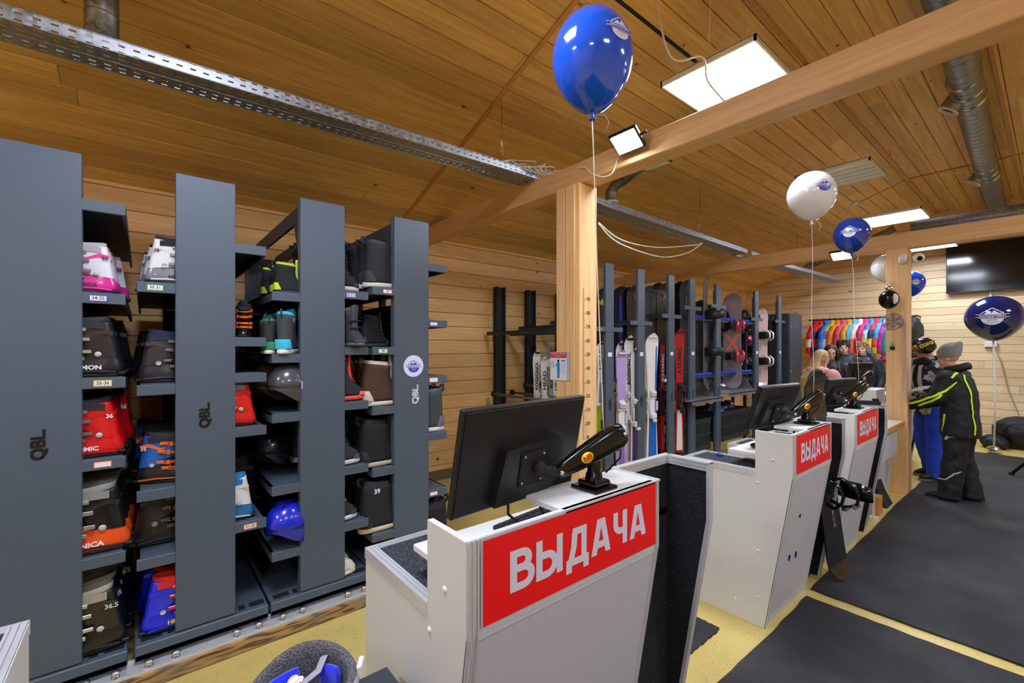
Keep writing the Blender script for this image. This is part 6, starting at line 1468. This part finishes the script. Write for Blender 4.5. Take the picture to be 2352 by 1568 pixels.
for i, (c, l) in enumerate(JK):
    px = 1878+i*13.0 if i < 15 else 2103
    x_, _, _ = aty(px, 730, yr); jacket(x_, c, l+', hanging on the far rail', i, L=.74+.05*(i % 3))

# ------------------------------------------------------------------ far wall things
t = thing('television', 'large black television hung on the far wall, top right', 'television', (-.50, 10.9, 2.925))
b = MB(); b.box((-.73, -.02, -.42), (.73, .02, .42), ch=.004); b.box((-.3, .02, -.2), (.3, .07, .2)); b.build('frame', black, t)
b = MB(); b.box((-.718, -.0215, -.40), (.718, -.0195, .408)); b.build('screen', M('tv_screen', '#07080a', .12, spec=.6), t)
b = MB(); b.box((-.05, -.024, -.426), (.05, -.02, -.418)); b.build('status_light', M('tv_mark', '#5a5a60', .4), t)
b = MB(); b.box((-.3, .06, -.10), (.3, .1, .10)); b.build('wall_bracket', blackm, t)
t = thing('power_socket', 'white socket box on the far wall with a cable up to the television', 'socket', (-.70, 10.97, 1.62))
b = MB(); b.box((-.075, -.03, -.045), (.075, .02, .045), ch=.006); b.build('box', whitep, t)
b = MB(); b.box((-.012, -.012, .045), (.012, .02, .9)); b.build('conduit', whitep, t)
b = MB(); b.tube([(.04, -.02, -.045), (.12, .0, -.3), (.2, .0, -.75), (.33, .0, -1.2), (.45, -.02, -1.5)], .008, 6); b.build('cable', M('cable_grey', '#9a9488', .6), t)
for i, (x_, y_, sx, sy, sz, l) in enumerate(((-.35, 10.5, .42, .28, .40, 'black duffel bag at left end of the heap by the far wall'), (.25, 10.55, .40, .28, .38, 'black duffel bag in the middle of the heap by the far wall'), (.9, 10.5, .4, .28, .36, 'black duffel bag at right end of the heap by the far wall'), (-.62, 10.25, .22, .2, .17, 'small black bag with a bright blue strap by the far wall'))):
    t = thing('duffel_bag', l, 'bag', (x_, y_, 0)); b = MB(); b.ball((0, 0, sz*.62), (sx*.75, sy, sz*.62), 20, 12); b.box((-sx*.5, -sy*.6, .01), (sx*.5, sy*.6, sz*.9)); b.ball((sx*.4, -.03, sz*.5), (sx*.4, sy*.8, sz*.5), 16, 10); fuse(b, 'fabric', cloth('bag_black', '#131416', .6, 9, .8), t, .02, 3, .04)
    b = MB(); b.tube([(-sx*.4, -sy*.8, sz*.7), (-sx*.2, -sy*1.1, sz*1.0), (sx*.2, -sy*1.1, sz*1.0), (sx*.4, -sy*.8, sz*.6)], .012, 6, flat=.4)
    b.build('strap', M('strap_blue', '#1a7ad0', .6) if i == 3 else blackm, t)
# things hanging on the far post
def on_post(z, y=6.25, x=-1.09): return (x, y, z)
t = thing('security_camera', 'white dome security camera at the top of the far post', 'camera', (-1.0, 6.24, 2.50))
b = MB(); b.lathe([(.05, 0), (.055, .02), (.055, .05), (.04, .07)], 20, frame((0, 0, 0), (0, 0, 1), (0, 1, 0)) , cap0=True, cap1=True); b.ball((.09, -.02, -.01), .05, 18, 12); b.build('housing', whitep, t)
b = MB(); b.ball((.105, -.052, -.02), .026, 14, 10); b.build('lens', blackg, t)
t = thing('hanging_ball', 'glossy black ball with pale face patch hung on the far post', 'ornament', (-1.13, 6.12, 2.07))
b = MB(); b.ball((0, 0, 0), (.088, .088, .10), 28, 18); b.build('ball', blackg, t)
b = MB(); b.ball((.055, -.048, .0), (.03, .026, .055), 16, 12); b.build('pale_patch', whitep, t)
b = MB(); b.lathe([(.03, .105), (.035, .13), (.015, .145)], 12); b.tube([(0, 0, .14), (.01, .03, .17), (.02, .09, .18), (.02, .13, .18)], .006, 6); b.build('hook', steel, t)
t = thing('snowflake_ring', 'grey metal ring with snowflake hung on the far post', 'ornament', (-1.12, 6.235, 1.845))
b = MB(); b.tube([(.085*math.cos(a), 0, .085*math.sin(a)) for a in [2*PI*i/32 for i in range(32)]], .010, 6, closed=True, flat=.6)
for i in range(6):
    a = PI/6+i*PI/3; b.cyl((0, 0, 0), (.08*math.cos(a), 0, .08*math.sin(a)), .004, 6)
    for k in (.03, .05): 
        for sg in (-1, 1): b.cyl((k*math.cos(a), 0, k*math.sin(a)), ((k+.018)*math.cos(a+sg*.35), 0, (k+.018)*math.sin(a+sg*.35)), .0035, 5)
b.build('ring', M('ring_grey', '#8c8a94', .4, .5), t)
t = thing('wall_hook', 'small metal hook with black knob on the far post', 'hook', (-1.12, 6.24, 1.60))
b = MB(); b.box((-.03, -.004, -.004), (.03, .004, .004)); b.cyl((0, 0, .04), (0, -.0, -.02), .006, 8); b.build('bracket', steel, t)
b = MB(); b.ball((0, -.015, -.045), (.022, .018, .024)); b.build('knob', blackm, t)
tag(MB().box((-1.005, 6.20, .98), (-1.0, 6.245, 1.83)).build('paper_strip', M('plastic_sleeve', '#b8b8c4', .3)), 'long strip of clear tape and paper down the far post edge', 'tape')
# notice on the near post
t = thing('notice', 'paper notice with red heading and blue skier silhouette on the nearest post', 'notice', (-2.345, 2.378, 1.41))
b = MB(); b.box((-.085, -.001, -.095), (.085, .001, .115)); b.build('sheet', M('paper_white', '#e6e6ea', .5, var=.01), t)
b = MB(); b.box((-.085, -.002, .07), (.085, -.001, .112)); T = frame((0, -.0025, .1), (1, 0, 0), (0, 0, 1)); b.build('red_heading', M('heading_red', '#d04a5a', .5), t)
b = MB(); add_text(b, 'КАК ПОДОБРАТЬ ГОРНЫЕ ЛЫЖИ', .02, T, 0, fit=(.14, .012)); add_text(b, 'И ПАЛКИ', .02, frame((0, -.0025, .083), (1, 0, 0), (0, 0, 1)), 0, fit=(.05, .010)); b.build('heading_print', whitep, t)
b = MB(); F2 = lambda pts: b.prism(pts, -.0024, -.0014, 'xz')
b.lathe([(.001, 0), (.011, 0)], 14, frame((.0, -.0022, .048), (1, 0, 0), (0, 0, 1)), cap1=True); F2([(-.012, .036), (.014, .036), (.016, -.02), (.012, -.07), (-.008, -.07), (-.012, -.02)]); F2([(-.012, .03), (-.034, .008), (-.03, .004), (-.01, .018)]); F2([(-.014, -.07), (.016, -.07), (.016, -.078), (-.014, -.078)]); F2([(.03, .055), (.07, .055), (.07, .045), (.03, .045)])
b.build('skier_figure', M('print_blue', '#2a86d8', .5), t)
b = MB()
for i in range(8): b.box((-.075, -.0022, .04-i*.006), (-.04, -.0014, .042-i*.006)); b.box((.03, -.0022, .035-i*.011), (.07, -.0014, .037-i*.011))
b.build('small_print', M('print_grey', '#9a9aa4', .5), t)
b = MB(); b.box((.085, -.002, -.09), (.112, .001, .115)); b.build('clear_tape', M('plastic_sleeve', '#b8b8c4', .3), t)
b = MB(); b.box((-.125, -.003, .06), (-.085, 0, .155)); b.box((-.125, -.003, -.145), (-.085, 0, 0)); b.build('grey_tape', tapeg, t)
# white bench before the far post, black step box and wood block
t = thing('side_bench', 'white topped narrow bench with wooden edge between third counter and far post', 'bench', (-1.28, 5.0, 0))
b = MB(); b.box((-.1, .0, .765), (.26, 1.15, .79)); b.build('top', white, t)
b = MB(); b.box((.26, 0, .745), (.275, 1.15, .79)); b.build('edge', w_trim, t)
b = MB(); b.box((.20, .02, .45), (.215, 1.13, .765)); b.prism([(.22, .765), (.20, .765), (.12, .0), (.14, 0)], 1.09, 1.11, 'xz'); b.prism([(.0, .45), (1.13, .45), (1.16, .0), (.3, 0)], .12, .13, 'yz'); b.build('panel', whiteg, t)
b = MB(); b.box((.235, .03, 0), (.25, .045, .745)); b.build('leg', white, t)
t = thing('step_box', 'small black ribbed step box on the floor under the white bench', 'box', (-1.19, 5.66, 0))
b = MB(); b.prism([(-.15, .0), (-.15, .22), (.06, .22), (.09, .12), (.15, .0)], -.10, .14, 'xz'); b.build('body', blackm, t)
b = MB(); b.box((-.13, -.105, .12), (.02, -.10, .17)); b.build('plate', M('plate_grey', '#5c5c5e', .5), t)
tag(MB().box((-1.24, 5.26, .001), (-1.04, 5.38, .17), ch=.003).build('wood_block', w_trim), 'light wooden block on the floor before the black step box', 'block')
tag(MB().box((-1.25, 5.10, .001), (-1.03, 5.2, .012)).build('board_offcut', white), 'flat white offcut lying before the wooden block', 'board')
# snowboard leaning in the second recess
t = snowboard('black snowboard leaning in the recess beside the second counter, one binding facing out', '#15171b', 1.40, 0, 0, z0=.0, wdt=.235, mark='text')
zd = Vector((-.10, -.17, 1.3)).normalized(); yd = Vector((.19, .96, 0)); xd = yd.cross(zd).normalized(); yd = zd.cross(xd)
mw = Matrix((xd, yd, zd)).transposed().to_4x4(); t.location = (-.925, 3.60, .02); t.rotation_euler = mw.to_euler()
b = MB(); zc = .60
b.box((.006, -.075, zc-.06), (.024, .075, zc+.06), ch=.006); o = b.build('binding', black, t)
b = MB(); b.rings([[(.02, .08, zc-.06), (.02, .095, zc-.05), (.02, .095, zc+.05), (.02, .08, zc+.06)], [(.17, .055, zc-.06), (.17, .07, zc-.05), (.17, .07, zc+.05), (.17, .055, zc+.06)], [(.24, .03, zc-.045), (.24, .045, zc-.04), (.24, .045, zc+.04), (.24, .03, zc+.045)]]); b.build('highback', blackg, o)
b = MB()
for xx, yy in ((.17, -.01), (.11, -.07)): b.tube([(.02, yy, zc-.07), (xx*.6, yy, zc-.095), (xx, yy, zc-.06), (xx+.02, yy, zc), (xx, yy, zc+.06), (xx*.6, yy, zc+.095), (.02, yy, zc+.07)], .017, 10, flat=.5)
b.build('binding_strap', blackg, o)
b = MB(); b.box((.10, -.06, zc-.1), (.13, .0, zc-.08), ch=.003); b.box((.15, -.03, zc-.09), (.17, .03, zc-.06), ch=.003); b.build('ratchet', steel, o)
# black board leaning behind the staff girl
sb_at(1868, 846, 'black snowboard with silver edge leaning behind the second monitor arm', '#1c1e24', -1.75, z0=.002, wdt=.24, yaw=-.2)
# keyboard, mouse, blue item on counters
t = thing('keyboard', 'black keyboard on the shelf of the nearest counter', 'keyboard', (-1.13, 1.10, .957), (0, 0, .12))
b = MB(); b.box((-.07, -.21, 0), (.07, .21, .014), ch=.004); b.build('case', blackm, t)
b = MB()
for i in range(5):
    for j in range(15): b.box((-.06+i*.024, -.2+j*.0267, .014), (-.041+i*.024, -.178+j*.0267, .019), ch=.002)
b.build('keys', M('keycap', '#232428', .5), t); t.children[-1]['kind'] = 'stuff'
for (x_, y_, l) in ((-1.15, .70, 'black mouse on the keyboard shelf of the nearest counter'), (-1.12, 2.83, 'black mouse on the keyboard shelf of the second counter')):
    b = MB(); b.ball((0, 0, .012), (.055, .032, .02), 18, 10); b.v = [(x, y, max(z, 0)) for x, y, z in b.v]; o = b.build('computer_mouse', blackg, None, (x_, y_, .957)); tag(o, l, 'mouse')
b = MB(); b.ball((0, 0, .008), (.025, .014, .009), 14, 8); tag(b.build('blue_strap', M('hose_blue', '#1a3ac8'), None, (-1.36, 2.83, .869)), 'small blue strap lying on the second counter low carpet table', 'strap')
b = MB(); b.box((-.1, -.03, 0), (.1, .03, .03), ch=.006); b.box((.05, -.02, .03), (.09, .02, .05), ch=.004); tag(b.build('barcode_scanner', blackm, None, (-1.0, 4.58, 1.092), (0, 0, .4)), 'small dark scanner on the third counter top', 'scanner')
t = monitor((-1.52, 6.72, 1.27), -.5, .2, .34, .22, 'small black monitor behind the third counter, left of the far post', False)
arm((-1.43, 6.5, 1.09), 'black monitor arm just left of the far post')
tag(MB().box((-1.58, 6.34, 0), (-1.28, 6.74, 1.085), ch=.004).build('desk_unit', white), 'white desk unit left of the far post carrying the small monitor', 'desk')
tag(MB().box((-4.60, -1.5, .0), (-4.57, -1.2, .05)).build('offcut', w_rail), 'timber offcut at the back wall', 'timber') if False else None

t = thing('tripod_stand', 'dark tripod foot reaching in at the right frame edge', 'stand', (.12, 8.05, .015))
for a in (2.9, .8, -1.3):
    b = MB(); b.tube([(.48*math.cos(a), .48*math.sin(a), .012), (.03*math.cos(a), .03*math.sin(a), .62)], .016, 8); b.ball((.48*math.cos(a), .48*math.sin(a), .014), (.03, .02, .016)); b.build('leg', blackm, t)
b = MB(); b.cyl((0, 0, .3), (0, 0, 1.6), .015, 10); b.build('pole', blackm, t)
